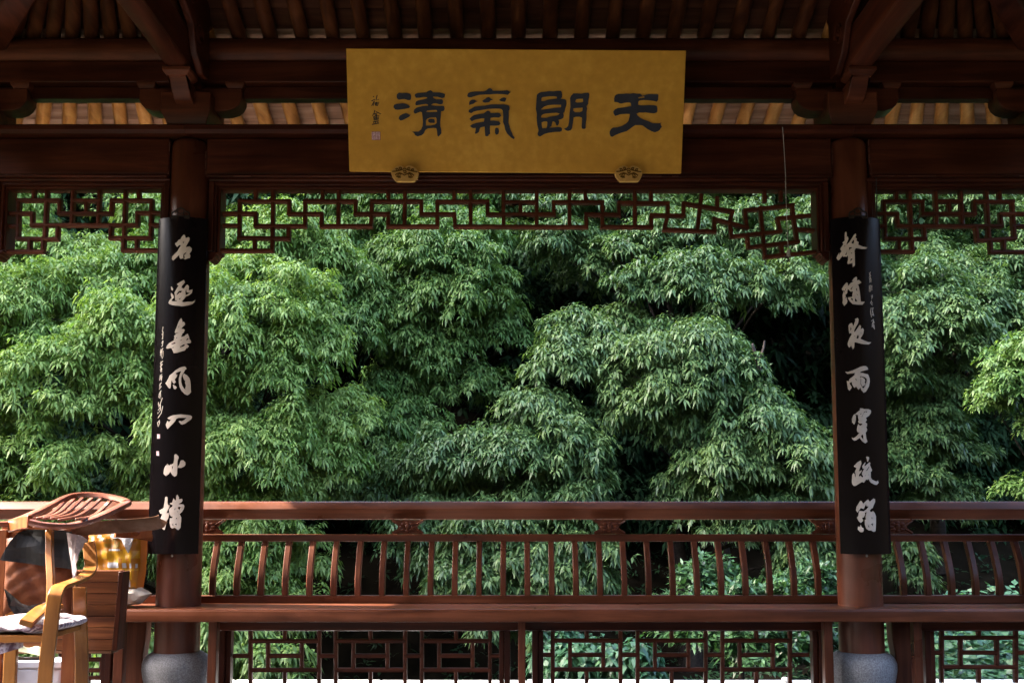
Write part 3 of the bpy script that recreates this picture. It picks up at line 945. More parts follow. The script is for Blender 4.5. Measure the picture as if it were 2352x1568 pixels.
u2 = crop(750, 1950, 1.68); u3 = crop(2050, 1950, 1.8816); u4 = crop(3200, 1950, 2.008)
under_panel(507, 1172, "brick-pattern lattice under the bench, left half of the middle bay", cells([(418, 880), (993, 1460), (1573, 2032)], 945, 1030, 1130, 1225, 1322, 308, 2148), u2)
under_panel(1222, 1890, "brick-pattern lattice under the bench, right half of the middle bay", cells([(304, 815), (945, 1458), (1585, 2095)], 1050, 1150, 1258, 1368, 1478, 180, 2228), u3)
under_panel(2118, 2600, "brick-pattern lattice under the bench in the right bay, green creeper behind", cells([(1148, 1745), (1885, 2480)], 1105, 1205, 1325, 1440, 1560, 1010, 2600), u4)
u8 = crop(0, 2280, 3.36)
under_panel(-220, 262, "dark lattice under the bench in the left bay behind the wooden box", cells([(-300, 560), (800, 1540)], 1130, 1200, 1345, 1450, 1600, -520, 1690), u8)

# ------------------------------------------------------------------ lettering helper
def glyph(polys, map2, surf, h, name, mat, parent, step=None, back=0.002):
    """polys: [(outer, [holes])] in crop pixels; map2 -> (u, v); surf(u, v, h) -> world"""
    bm = bmesh.new()
    for outer, holes in polys:
        rings = [[Vector((*map2(*p), 0)) for p in r] for r in [outer] + holes]
        tris = tessellate_polygon(rings)
        flat = [p for r in rings for p in r]
        vs = [bm.verts.new(p) for p in flat]
        for tq in tris:
            try: bm.faces.new([vs[i] for i in tq])
            except Exception: pass
    bmesh.ops.dissolve_degenerate(bm, dist=1e-6, edges=bm.edges[:])
    if step:
        us = [v.co.x for v in bm.verts]
        kx = math.floor(min(us) / step)
        while kx * step < max(us):
            geom = bm.verts[:] + bm.edges[:] + bm.faces[:]
            bmesh.ops.bisect_plane(bm, geom=geom, plane_co=(kx * step, 0, 0), plane_no=(1, 0, 0), dist=1e-6)
            kx += 1
    bm.verts.index_update()
    m = MB()
    top = [surf(v.co.x, v.co.y, h) for v in bm.verts]
    bot = [surf(v.co.x, v.co.y, -back) for v in bm.verts]
    n = len(top)
    fs = [tuple(v.index for v in f.verts) for f in bm.faces]
    for e_ in bm.edges:
        if len(e_.link_faces) == 1:
            a, b = e_.verts[0].index, e_.verts[1].index
            fs.append((a, b, n + b, n + a))
    m.add(top + bot, fs)
    bm.free()
    return m.build(name, mat, parent)


def stroke(pts, w0, w1=None):
    """thin brush stroke -> list of quads as (outer, []) polygons"""
    w1 = w0 if w1 is None else w1
    res = []
    n = len(pts)
    left, right = [], []
    for i in range(n):
        a = Vector(pts[max(i - 1, 0)]); b = Vector(pts[min(i + 1, n - 1)])
        t = (b - a)
        if t.length < 1e-6: t = Vector((1, 0))
        t.normalize()
        w_ = (w0 + (w1 - w0) * i / max(1, n - 1)) / 2
        s = Vector((-t.y, t.x)) * w_
        left.append(tuple(Vector(pts[i]) + s)); right.append(tuple(Vector(pts[i]) - s))
    return (left + right[::-1], [])


# ------------------------------------------------------------------ gilded sign board
SB, ST = 4.55, 4.39
sbl, sbr = at(803, 395, SB), at(1566, 398, SB)
stl, str_ = at(794, 110.5, ST), at(1575, 117, ST)
sc_ = (sbl + sbr + stl + str_) / 4
ux = ((sbr - sbl) + (str_ - stl)).normalized()
vz = ((stl - sbl) + (str_ - sbr)); vz = (vz - ux * vz.dot(ux)).normalized()
sn = ux.cross(vz).normalized()
if sn.y > 0: sn = -sn
sign = thing("sign_board", "large gilded sign board with four dark carved characters, leaning out from the lintel", "sign", sc_)
wS = ((sbr - sbl).length + (str_ - stl).length) / 4
hS = ((stl - sbl).length + (str_ - sbr).length) / 4


def sgn_pt(u, v, h): return sc_ + ux * u + vz * v + sn * h


def sgn_map(cr):
    def f(zx, zy):
        d = ray(*cr(zx, zy)); t = (sc_ - EYE).dot(sn) / d.dot(sn)
        p = EYE + d * t - sc_
        return (p.dot(ux), p.dot(vz))
    return f


m = MB()
cs = [(-wS, -hS), (wS, -hS), (wS, hS), (-wS, hS)]
m.add([sgn_pt(u, v, 0) for u, v in cs] + [sgn_pt(u, v, -0.032) for u, v in cs], [(0, 1, 2, 3), (7, 6, 5, 4), (0, 4, 5, 1), (1, 5, 6, 2), (2, 6, 7, 3), (3, 7, 4, 0)])
m.build("board", GOLD, sign, bevel=0.003)
TIAN = [([(265, 490), (258, 400), (275, 320), (320, 280), (380, 262), (520, 262), (600, 252), (710, 262), (800, 245), (930, 260), (990, 255), (1025, 275), (1060, 315), (1130, 300), (1180, 280), (1260, 268), (1510, 275), (1518, 310), (1510, 440), (1465, 485), (1430, 465), (1290, 445), (1100, 432), (1000, 445), (955, 470), (942, 510), (942, 575), (1020, 590), (1150, 588), (1250, 580), (1400, 588), (1470, 605), (1488, 660), (1490, 760), (1465, 795), (1400, 815), (1280, 805), (1150, 785), (1080, 792), (980, 790), (895, 825), (920, 875), (1000, 945), (1080, 985), (1240, 1045), (1360, 1098), (1480, 1102), (1560, 1095), (1610, 1072), (1580, 1110), (1590, 1150), (1625, 1210), (1590, 1225), (1560, 1285), (1510, 1325), (1420, 1355), (1330, 1325), (1220, 1270), (1080, 1165), (1020, 1150), (860, 1150), (800, 1190), (620, 1320), (450, 1370), (280, 1440), (210, 1485), (160, 1470), (130, 1400), (130, 1340), (165, 1265), (220, 1220), (340, 1215), (480, 1175), (600, 1105), (660, 1040), (690, 950), (712, 830), (600, 828), (450, 840), (290, 890), (240, 815), (235, 760), (280, 705), (360, 668), (520, 650), (745, 612), (740, 545), (715, 505), (640, 502), (540, 518), (460, 538), (410, 525), (350, 495)],
         [[(945, 360), (1010, 345), (1100, 332), (1128, 348), (1125, 368), (1040, 380), (950, 392)]])]
LANG = [([(190, 320), (200, 280), (250, 235), (320, 212), (420, 203), (540, 185), (680, 190), (760, 175), (880, 175), (900, 210), (915, 270), (910, 355), (875, 402), (990, 412), (1025, 440), (1040, 520), (1030, 600), (1000, 680), (985, 760), (945, 820), (962, 880), (945, 945), (890, 980), (810, 998), (832, 1060), (820, 1115), (790, 1160), (765, 1170), (740, 1140), (720, 1080), (680, 1045), (645, 1045), (625, 1100), (610, 1180), (580, 1200), (550, 1222), (660, 1220), (800, 1205), (870, 1215), (915, 1245), (905, 1310), (850, 1340), (700, 1345), (520, 1370), (400, 1405), (320, 1460), (275, 1475), (225, 1445), (212, 1390), (240, 1320), (240, 1270), (205, 1140), (188, 950), (195, 840), (165, 680), (175, 560)],
         [[(325, 470), (328, 380), (360, 355), (520, 330), (700, 328), (765, 345), (768, 395), (680, 405), (520, 428), (400, 468)], [(312, 700), (400, 625), (520, 582), (660, 568), (885, 572), (882, 645), (700, 662), (500, 690), (340, 712)], [(308, 935), (318, 890), (370, 840), (440, 822), (620, 805), (760, 798), (845, 822), (800, 865), (720, 890), (570, 910), (480, 940), (400, 945)], [(330, 1070), (400, 1045), (470, 1040), (495, 1065), (485, 1180), (465, 1240), (350, 1240), (335, 1170)]]),
        ([(1140, 380), (1165, 320), (1235, 250), (1340, 250), (1460, 258), (1560, 235), (1660, 228), (1690, 270), (1680, 360), (1655, 470), (1655, 550), (1612, 605), (1625, 680), (1605, 800), (1608, 980), (1590, 1060), (1580, 1180), (1588, 1230), (1560, 1260), (1490, 1255), (1468, 1200), (1480, 1060), (1482, 940), (1420, 912), (1320, 912), (1240, 935), (1220, 1100), (1195, 1240), (1165, 1295), (1080, 1318), (1030, 1300), (970, 1258), (1050, 1220), (1090, 1160), (1115, 1020), (1125, 820), (1150, 640), (1145, 470)],
         [[(1290, 480), (1320, 410), (1420, 400), (1510, 400), (1515, 480), (1490, 502), (1330, 510)], [(1232, 735), (1240, 675), (1320, 662), (1500, 655), (1490, 750), (1420, 785), (1280, 785)]])]
QI = [([(135, 310), (160, 240), (220, 215), (340, 195), (500, 195), (620, 190), (680, 160), (740, 110), (800, 103), (840, 130), (865, 170), (1000, 175), (1150, 172), (1280, 160), (1370, 212), (1325, 245), (1300, 290), (1180, 270), (1000, 262), (880, 265), (760, 280), (620, 278), (470, 290), (340, 325), (260, 355), (200, 360), (150, 345)], []),
      ([(190, 580), (190, 510), (210, 460), (270, 430), (340, 430), (390, 455), (430, 480), (370, 490), (320, 540), (240, 560)], []),
      ([(562, 462), (640, 410), (690, 370), (760, 358), (800, 395), (865, 430), (800, 445), (765, 495), (640, 512), (590, 490)], []),
      ([(1040, 440), (1110, 385), (1180, 362), (1250, 385), (1235, 440), (1205, 487), (1100, 472)], []),
      ([(172, 780), (180, 720), (290, 660), (340, 628), (500, 610), (640, 598), (800, 565), (920, 558), (1050, 565), (1190, 560), (1320, 595), (1345, 650), (1340, 710), (1318, 740), (1318, 900), (1305, 1080), (1340, 1180), (1360, 1270), (1420, 1390), (1440, 1450), (1488, 1500), (1465, 1555), (1380, 1500), (1270, 1390), (1215, 1280), (1190, 1150), (1155, 1070), (1162, 900), (1145, 740), (1120, 695), (1060, 682), (900, 678), (740, 688), (600, 712), (440, 735), (320, 765), (250, 812)], []),
      ([(200, 975), (260, 910), (330, 865), (400, 848), (600, 820), (640, 795), (700, 745), (745, 738), (785, 770), (805, 808), (900, 808), (1000, 798), (1070, 815), (1105, 890), (1040, 935), (900, 928), (800, 945), (790, 1020), (900, 1020), (1040, 1045), (1070, 1080), (1088, 1108), (1040, 1155), (940, 1165), (785, 1165), (780, 1260), (785, 1350), (792, 1395), (745, 1420), (745, 1450), (700, 1470), (650, 1455), (638, 1340), (630, 1190), (520, 1215), (490, 1250), (470, 1340), (405, 1392), (352, 1395), (375, 1290), (375, 1230), (300, 1238), (210, 1180), (280, 1130), (400, 1085), (610, 1055), (625, 960), (560, 955), (400, 985), (320, 1010), (270, 1045)], []),
      ([(925, 1290), (935, 1240), (970, 1222), (1030, 1250), (1045, 1330), (1020, 1405), (960, 1428), (925, 1370)], [])]
QING = [([(190, 330), (200, 275), (260, 225), (340, 240), (470, 235), (580, 260), (605, 320), (600, 400), (575, 435), (500, 435), (430, 408), (360, 410), (250, 428), (205, 390)], []),
        ([(100, 640), (120, 570), (200, 545), (360, 530), (460, 545), (540, 590), (570, 620), (550, 660), (420, 690), (230, 715), (150, 705)], []),
        ([(245, 960), (280, 885), (360, 840), (450, 810), (500, 820), (545, 850), (592, 858), (545, 915), (380, 1000), (300, 1020)], []),
        ([(705, 310), (720, 265), (790, 238), (1040, 220), (1090, 180), (1160, 155), (1200, 180), (1220, 218), (1420, 222), (1500, 240), (1570, 270), (1555, 365), (1480, 380), (1360, 345), (1230, 338), (1240, 380), (1320, 415), (1490, 418), (1515, 470), (1495, 550), (1420, 560), (1310, 528), (1230, 535), (1172, 580), (1300, 600), (1540, 608), (1560, 680), (1535, 745), (1455, 755), (1450, 880), (1430, 1060), (1435, 1180), (1460, 1260), (1465, 1390), (1420, 1440), (1380, 1482), (1350, 1440), (1340, 1310), (1320, 1235), (1240, 1228), (1080, 1245), (1010, 1290), (960, 1390), (900, 1440), (790, 1470), (720, 1440), (690, 1380), (630, 1335), (810, 1335), (890, 1275), (930, 1180), (940, 1050), (925, 900), (912, 780), (860, 768), (780, 800), (710, 828), (675, 770), (700, 700), (770, 650), (930, 612), (1090, 598), (1080, 560), (1020, 545), (900, 565), (740, 590), (722, 540), (745, 480), (800, 450), (960, 420), (1065, 385), (1050, 355), (960, 348), (840, 372), (740, 372)],
         [[(1035, 778), (1060, 738), (1160, 725), (1320, 718), (1345, 745), (1345, 772), (1200, 778)], [(1025, 1165), (1025, 1020), (1060, 970), (1140, 938), (1310, 925), (1330, 980), (1330, 1090), (1290, 1130), (1180, 1160)]]),
        ([(1085, 1020), (1110, 980), (1180, 968), (1260, 980), (1278, 1030), (1272, 1088), (1150, 1085), (1100, 1062)], [])]
for P_, ox in ((TIAN, 2420), (LANG, 2120), (QI, 1850), (QING, 1560)):
    glyph(P_, sgn_map(crop(ox, 340, 7.128)), sgn_pt, 0.0045, "carved_character", SLATE, sign)
sgc = crop(1440, 360, 7.125)
FU = [[(375, 185), (402, 207)], [(325, 322), (425, 272), (390, 350), (330, 460)], [(385, 340), (380, 460)], [(410, 340), (432, 372)], [(490, 152), (455, 300), (540, 272)], [(425, 378), (440, 445)], [(430, 378), (545, 352), (500, 450), (440, 445)], [(475, 345), (475, 445)], [(440, 412), (515, 398)]]
AN = [[(425, 580), (400, 670), (350, 745)], [(455, 625), (605, 692)], [(400, 692), (480, 672)], [(440, 682), (430, 730), (490, 720)], [(390, 760), (402, 862), (520, 850)], [(390, 765), (540, 737), (520, 850)], [(410, 800), (520, 782)], [(405, 832), (520, 817)], [(470, 690), (465, 850)], [(385, 900), (400, 960)], [(390, 905), (540, 885), (520, 945)], [(440, 895), (445, 955)], [(490, 890), (490, 950)], [(340, 987), (550, 950)]]
for st in (FU, AN):
    mm = None
    for q, s_ in enumerate(st):
        pl = stroke(s_, 20, 14)
    glyph([stroke(s_, 28, 20) for s_ in st], sgn_map(sgc), sgn_pt, 0.001, "signature_character", INK, sign)
glyph([([(335, 1195), (575, 1195), (578, 1425), (340, 1425)], [])], sgn_map(sgc), sgn_pt, 0.0008, "seal", SEALP, sign)
SEAL = [[(450, 1195), (452, 1425)], [(335, 1195), (575, 1195)], [(575, 1195), (578, 1425)], [(345, 1240), (390, 1240)], [(365, 1200), (365, 1305)], [(405, 1222), (445, 1222)], [(405, 1262), (440, 1262)], [(395, 1302), (440, 1302)], [(340, 1322), (440, 1322)], [(352, 1352), (440, 1352)], [(362, 1382), (430, 1390)], [(470, 1222), (560, 1222)], [(470, 1254), (560, 1254)], [(470, 1292), (565, 1292)], [(515, 1300), (515, 1420)], [(470, 1332), (560, 1332)], [(480, 1362), (560, 1367)], [(470, 1402), (560, 1402)], [(340, 1425), (578, 1425)]]
glyph([stroke(s_, 11) for s_ in SEAL], sgn_map(sgc), sgn_pt, 0.0014, "seal_lines", SEALR, sign)

# cloud-shaped hooks carrying the sign
CL = [(220, 830), (265, 640), (390, 550), (520, 430), (700, 365), (870, 365), (980, 410), (1070, 515), (1110, 470), (1230, 380), (1400, 360), (1570, 395), (1700, 470), (1770, 555), (1870, 620), (1900, 720), (1945, 840), (1900, 1000), (1830, 1130), (1690, 1300), (1600, 1318), (540, 1318), (400, 1160), (270, 990)]
cl0 = crop(1550, 640, 15.68)
for i, (dx, lab) in enumerate(((0.0, "gilded cloud-shaped hook under the sign board's end with the signature and seal"), (896.0, "gilded cloud-shaped hook under the sign board's end opposite the signature"))):
    YH = 4.505
    cen = at(*cl0(1080 + dx * 15.68, 850), YH)
    th_ = thing("sign_hook", lab, "hook", cen, "gilded cloud hooks under the sign")

    def hk_map(zx, zy, dx=dx):
        p = at(*cl0(zx + dx * 15.68, zy), YH); return (p.x, p.z)
    glyph([(CL, [])], hk_map, lambda u, v, h: Vector((u, YH - h, v)), 0.0, "cloud_plate", GOLD2, th_, back=0.024)
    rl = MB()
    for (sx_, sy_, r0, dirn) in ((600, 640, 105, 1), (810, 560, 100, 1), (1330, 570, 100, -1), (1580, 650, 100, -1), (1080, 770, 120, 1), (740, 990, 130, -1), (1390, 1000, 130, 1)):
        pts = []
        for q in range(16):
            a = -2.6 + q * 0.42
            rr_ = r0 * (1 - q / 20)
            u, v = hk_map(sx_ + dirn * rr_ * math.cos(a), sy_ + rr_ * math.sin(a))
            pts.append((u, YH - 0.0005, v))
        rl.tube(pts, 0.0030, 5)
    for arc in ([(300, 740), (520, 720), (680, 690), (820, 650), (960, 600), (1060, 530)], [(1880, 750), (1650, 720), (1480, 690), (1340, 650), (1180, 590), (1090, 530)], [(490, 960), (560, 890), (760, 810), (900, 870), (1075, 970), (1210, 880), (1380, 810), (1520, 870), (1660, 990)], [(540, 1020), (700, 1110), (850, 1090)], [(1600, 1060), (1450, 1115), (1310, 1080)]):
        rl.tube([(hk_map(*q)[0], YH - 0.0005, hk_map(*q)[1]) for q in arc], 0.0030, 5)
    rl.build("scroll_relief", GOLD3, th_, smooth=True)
    c2 = at(*cl0(1080 + dx * 15.68, 1150), YH)
    MB().box(c2.x - 0.03, c2.x + 0.03, YH + 0.0245, 4.612, c2.z + 0.026, c2.z + 0.046).build("hook_bracket", GOLD2, th_)

# ------------------------------------------------------------------ couplet boards
YF, RB = 4.556, 0.18
MING = [([(320, 1310), (335, 1200), (450, 1080), (570, 960), (640, 830), (710, 730), (690, 660), (620, 690), (545, 765), (510, 700), (465, 640), (480, 590), (530, 575), (630, 440), (700, 430), (740, 340), (840, 215), (900, 245), (930, 370), (970, 360), (1050, 320), (1105, 370), (1095, 460), (1020, 600), (935, 745), (960, 775), (1100, 740), (1160, 790), (1205, 840), (1195, 930), (1120, 1030), (1090, 1085), (1140, 1140), (1115, 1260), (1040, 1265), (900, 1325), (850, 1300), (895, 1245), (865, 1140), (920, 1080), (985, 970), (830, 1080), (815, 1180), (830, 1280), (770, 1270), (710, 1300), (665, 1240), (645, 1110), (520, 1230), (375, 1370)], [[(785, 550), (830, 530), (880, 520), (850, 580), (825, 595)]])]
ZHU = [([(190, 1230), (210, 1150), (260, 1070), (340, 990), (300, 870), (300, 760), (325, 750), (410, 860), (445, 975), (400, 1000), (340, 1070), (325, 1130), (420, 1150), (540, 1150), (580, 1150), (560, 1090), (500, 1110), (485, 800), (465, 750), (560, 570), (670, 400), (580, 325), (760, 210), (920, 125), (970, 230), (900, 310), (820, 400), (785, 490), (910, 540), (1040, 370), (1080, 345), (1150, 410), (1160, 470), (1145, 600), (1180, 620), (1335, 580), (1300, 740), (1160, 860), (1000, 915), (940, 1010), (810, 1165), (920, 1200), (1080, 1170), (1320, 1170), (1400, 1130), (1460, 1070), (1430, 1170), (1330, 1280), (1100, 1345), (900, 1380), (790, 1390), (700, 1365), (500, 1350), (330, 1320), (220, 1280)],
        [[(565, 820), (620, 720), (690, 645), (830, 640), (770, 750), (720, 720), (590, 850)], [(650, 950), (680, 1000), (730, 1010), (855, 865), (710, 1085)], [(1030, 560), (1045, 720), (1150, 740), (1210, 740), (1000, 860), (990, 660)]]),
       ([(300, 460), (320, 450), (410, 550), (370, 630), (310, 580)], [])]
CHUN = [([(165, 1270), (185, 1200), (260, 1110), (460, 990), (455, 930), (490, 890), (460, 830), (540, 740), (650, 640), (520, 715), (490, 680), (520, 580), (650, 250), (735, 125), (775, 200), (780, 290), (840, 262), (885, 330), (875, 390), (770, 480), (740, 570), (800, 540), (880, 575), (830, 690), (775, 720), (770, 770), (720, 860), (880, 820), (920, 770), (990, 740), (1020, 810), (1055, 900), (1060, 950), (1105, 990), (1125, 1060), (1080, 1100), (930, 1115), (1035, 1220), (970, 1300), (940, 1290), (880, 1385), (600, 1475), (450, 1495), (400, 1380), (350, 1290), (180, 1315)],
         [[(590, 530), (640, 430), (690, 370), (640, 480)], [(335, 1160), (400, 1100), (485, 1060), (530, 1115)], [(540, 930), (550, 870), (600, 855), (570, 910)], [(705, 1030), (710, 975), (785, 950)], [(915, 1005), (960, 930), (1000, 900), (1005, 960)], [(690, 1280), (690, 1240), (830, 1145), (885, 1155), (850, 1220), (750, 1250)], [(390, 1290), (420, 1255), (470, 1250), (420, 1300)]])]
FENG = [([(150, 920), (220, 820), (290, 690), (340, 570), (470, 470), (600, 340), (760, 240), (900, 185), (990, 170), (1050, 210), (1080, 280), (1010, 330), (960, 440), (870, 580), (840, 680), (840, 850), (880, 1020), (960, 1150), (1030, 1210), (1020, 1120), (1050, 1080), (1040, 970), (1010, 920), (1020, 800), (980, 790), (900, 590), (960, 490), (1100, 570), (1210, 700), (1250, 850), (1265, 1000), (1260, 1180), (1280, 1320), (1190, 1420), (1110, 1455), (1000, 1410), (860, 1270), (770, 1090), (740, 900), (740, 720), (780, 540), (850, 370), (720, 410), (590, 470), (640, 545), (680, 530), (640, 640), (550, 755), (600, 870), (520, 945), (460, 880), (425, 750), (390, 900), (380, 1070), (350, 1160), (280, 1130)], []),
        ([(470, 1000), (490, 985), (640, 1080), (640, 1130), (575, 1200), (510, 1160)], [])]
RU = [([(345, 970), (440, 740), (480, 760), (495, 860), (620, 700), (660, 660), (540, 670), (440, 600), (560, 510), (750, 430), (1000, 395), (1200, 385), (1500, 410), (1740, 440), (1800, 480), (1825, 550), (1780, 640), (1680, 740), (1520, 840), (1450, 900), (1260, 960), (1180, 930), (1080, 780), (1120, 745), (1240, 780), (1400, 690), (1520, 570), (1300, 570), (1050, 575), (930, 640), (870, 770), (700, 950), (440, 1220), (390, 1120)], [])]
XIAO = [([(190, 1120), (210, 960), (260, 790), (330, 700), (390, 800), (350, 640), (450, 740), (525, 680), (540, 700), (655, 635), (690, 460), (700, 220), (780, 180), (890, 280), (905, 370), (850, 520), (840, 750), (850, 840), (835, 950), (835, 1120), (800, 1220), (700, 1275), (600, 1180), (510, 1035), (440, 1130), (300, 1240), (230, 1180)], [[(585, 800), (635, 740), (620, 960)]]),
        ([(860, 790), (940, 700), (1010, 490), (1120, 475), (1225, 580), (1225, 690), (1180, 770), (1020, 855), (880, 840)], [])]
CAO = [([(165, 745), (330, 650), (375, 400), (380, 270), (420, 225), (470, 260), (475, 500), (500, 550), (555, 545), (520, 650), (470, 740), (430, 860), (500, 820), (530, 930), (480, 1060), (410, 1170), (410, 1290), (370, 1440), (345, 1460), (260, 1390), (205, 1280), (245, 1100), (215, 1050), (300, 830), (250, 875), (210, 850)], []),
       ([(555, 480), (650, 440), (685, 285), (740, 360), (775, 370), (790, 200), (830, 155), (890, 260), (880, 330), (1000, 300), (1015, 380), (990, 430), (870, 500), (1050, 520), (1085, 580), (1060, 680), (1000, 790), (910, 870), (970, 1000), (960, 1150), (940, 1380), (860, 1465), (740, 1380), (640, 1400), (580, 1360), (545, 1210), (560, 1020), (630, 1030), (670, 960), (600, 970), (540, 880), (520, 720), (560, 650), (640, 600), (660, 535), (590, 525)],
        [[(840, 650), (870, 610), (950, 610), (900, 740), (880, 690)], [(720, 710), (740, 660), (765, 650), (740, 720)], [(800, 820), (830, 770), (870, 760)], [(770, 1040), (800, 1000), (820, 1060)], [(735, 1240), (800, 1215), (795, 1305)], [(645, 1240), (690, 1200), (670, 1250), (690, 1300), (660, 1310)]])]
SHENG = [([(155, 1130), (200, 1020), (255, 930), (225, 1070), (340, 870), (310, 850), (290, 790), (410, 610), (365, 570), (455, 490), (450, 310), (465, 180), (500, 158), (530, 210), (530, 380), (560, 330), (590, 420), (530, 570), (515, 640), (610, 560), (700, 420), (790, 280), (850, 222), (865, 300), (840, 370), (895, 430), (870, 490), (960, 550), (940, 640), (1100, 710), (1270, 745), (1230, 790), (1080, 795), (860, 760), (805, 850), (815, 1000), (820, 1410), (740, 1470), (745, 1310), (570, 1355), (545, 1310), (575, 1200), (570, 1020), (520, 1085), (480, 1070), (390, 1085), (385, 1030), (320, 1110), (250, 1200), (205, 1215)],
          [[(410, 710), (440, 675), (500, 660), (430, 715)], [(700, 560), (770, 450), (800, 500), (775, 600), (700, 595)], [(610, 730), (740, 745), (630, 810), (610, 865)], [(460, 1030), (530, 880), (520, 1010)], [(665, 955), (715, 915), (715, 975)], [(640, 1250), (680, 1150), (735, 1150), (700, 1220)]])]
SUI = [([(180, 700), (270, 540), (380, 420), (430, 450), (440, 570), (540, 450), (690, 370), (605, 355), (680, 240), (780, 180), (815, 240), (800, 330), (890, 320), (990, 420), (910, 475), (800, 500), (860, 525), (885, 600), (920, 800), (945, 1000), (965, 1220), (1125, 1230), (1040, 1345), (850, 1345), (640, 1320), (520, 1210), (430, 1080), (450, 1040), (610, 1020), (650, 780), (550, 800), (450, 700), (420, 720), (410, 850), (350, 915), (310, 870), (290, 740), (230, 765)],
        [[(530, 690), (650, 570), (580, 715)], [(310, 730), (360, 620), (345, 745)], [(770, 710), (805, 630), (835, 850)], [(745, 850), (850, 930), (850, 980)], [(535, 1070), (620, 1070), (660, 1200), (600, 1150)], [(730, 1040), (830, 1215), (720, 1210)]]),
       ([(210, 1280), (230, 1150), (215, 950), (260, 790), (330, 900), (340, 1000), (325, 1100), (390, 1030), (390, 1120), (420, 1190), (390, 1290), (280, 1400), (250, 1340)], [])]
YE = [([(215, 1200), (240, 1110), (300, 960), (390, 800), (345, 745), (290, 780), (260, 620), (250, 450), (300, 370), (390, 325), (450, 460), (540, 230), (515, 170), (630, 120), (670, 200), (650, 330), (540, 530), (480, 650), (500, 730), (620, 560), (720, 410), (770, 480), (750, 600), (830, 545), (880, 610), (860, 780), (740, 990), (900, 1070), (1060, 1130), (1190, 1140), (1090, 1225), (900, 1215), (760, 1190), (500, 1125), (490, 1350), (435, 1440), (360, 1270), (285, 1360), (225, 1270)],
       [[(320, 660), (345, 480), (380, 580)], [(745, 745), (790, 700), (770, 780)], [(480, 890), (520, 835), (510, 890)], [(575, 970), (640, 810), (680, 910), (645, 990)]])]
YU = [([(130, 440), (260, 450), (480, 380), (680, 290), (860, 200), (1000, 165), (1120, 175), (1200, 250), (1215, 340), (1080, 370), (880, 430), (830, 500), (950, 500), (1100, 540), (1220, 570), (1290, 760), (1305, 900), (1260, 1150), (1120, 1400), (1020, 1450), (880, 1280), (910, 1280), (860, 1200), (770, 1310), (660, 1150), (565, 1215), (450, 1020), (460, 930), (330, 990), (440, 1160), (440, 1220), (340, 1350), (265, 1270), (230, 1050), (210, 880), (300, 910), (340, 790), (640, 560), (550, 600), (620, 490), (430, 520), (240, 545)],
       [[(605, 785), (655, 770), (700, 890), (670, 870)], [(830, 700), (870, 645), (1060, 700), (1160, 780), (1165, 900), (1040, 1215), (970, 1240), (860, 1030), (870, 720)]]),
      ([(880, 700), (920, 690), (1060, 790), (1090, 900), (1050, 930), (1095, 1020), (1040, 1110), (960, 1150), (885, 1000), (900, 850)], [])]
CHUAN = [([(380, 370), (480, 270), (590, 190), (580, 120), (690, 130), (730, 150), (900, 150), (1000, 200), (1005, 300), (920, 420), (810, 490), (845, 590), (785, 670), (860, 720), (850, 830), (820, 850), (860, 950), (850, 1010), (800, 1070), (830, 1300), (870, 1430), (790, 1490), (680, 1420), (570, 1280), (440, 1370), (360, 1390), (290, 1340), (260, 1260), (330, 1295), (450, 1210), (570, 1075), (500, 1065), (460, 980), (480, 850), (515, 735), (590, 810), (680, 750), (670, 715), (560, 715), (510, 640), (540, 590), (510, 470), (510, 380)],
          [[(575, 370), (600, 330), (660, 320), (640, 350)], [(640, 460), (720, 310), (740, 250), (860, 240), (860, 295), (790, 260), (740, 300), (660, 470)], [(620, 1200), (690, 1145), (710, 1200), (720, 1345), (650, 1270)]]),
         ([(265, 550), (320, 400), (370, 345), (425, 420), (425, 560), (390, 710), (355, 765), (280, 660)], [])]
SHU = [([(195, 1300), (210, 1000), (255, 905), (310, 930), (350, 1125), (365, 1000), (350, 900), (325, 850), (405, 690), (275, 600), (430, 440), (590, 340), (625, 460), (600, 540), (500, 830), (645, 770), (610, 860), (510, 980), (510, 1095), (560, 1020), (680, 1110), (700, 1020), (645, 990), (650, 890), (750, 710), (680, 710), (655, 600), (780, 425), (800, 440), (745, 580), (800, 580), (980, 420), (1015, 460), (990, 540), (1085, 780), (1060, 840), (1025, 830), (1030, 1100), (1080, 1200), (1280, 1290), (1345, 1240), (1375, 1340), (1300, 1430), (1210, 1425), (1030, 1330), (960, 1220), (950, 1160), (880, 1215), (830, 1180), (730, 1335), (650, 1300), (520, 1380), (370, 1475), (280, 1480), (210, 1400)],
        [[(800, 840), (960, 590), (970, 640), (900, 770)], [(910, 1000), (960, 860), (940, 1000)], [(775, 1025), (850, 975), (790, 1050)]]),
       ([(830, 190), (860, 165), (950, 200), (945, 300), (905, 405), (870, 360), (880, 320)], [])]
BO = [([(220, 640), (235, 520), (290, 430), (380, 290), (430, 310), (480, 400), (590, 300), (660, 240), (720, 330), (860, 205), (910, 230), (915, 330), (850, 480), (825, 570), (800, 560), (720, 640), (760, 720), (840, 665), (900, 740), (945, 870), (945, 1100), (930, 1400), (870, 1440), (780, 1380), (700, 1385), (600, 1320), (545, 1170), (545, 990), (600, 970), (570, 930), (570, 850), (620, 700), (540, 740), (560, 790), (510, 900), (440, 920), (485, 1030), (390, 1110), (320, 1040), (245, 910), (310, 850), (320, 720), (350, 660), (500, 680), (620, 600), (690, 500), (600, 490), (590, 400), (500, 590), (440, 570), (390, 560), (330, 650), (275, 725)],
       [[(775, 920), (815, 870), (820, 970)], [(650, 1150), (720, 1265), (670, 1265)], [(765, 1140), (840, 1120), (835, 1245)]]),
      ([(285, 1350), (290, 1240), (360, 1250), (390, 1170), (440, 1280), (490, 1290), (505, 1370), (480, 1440), (380, 1450)], [])]

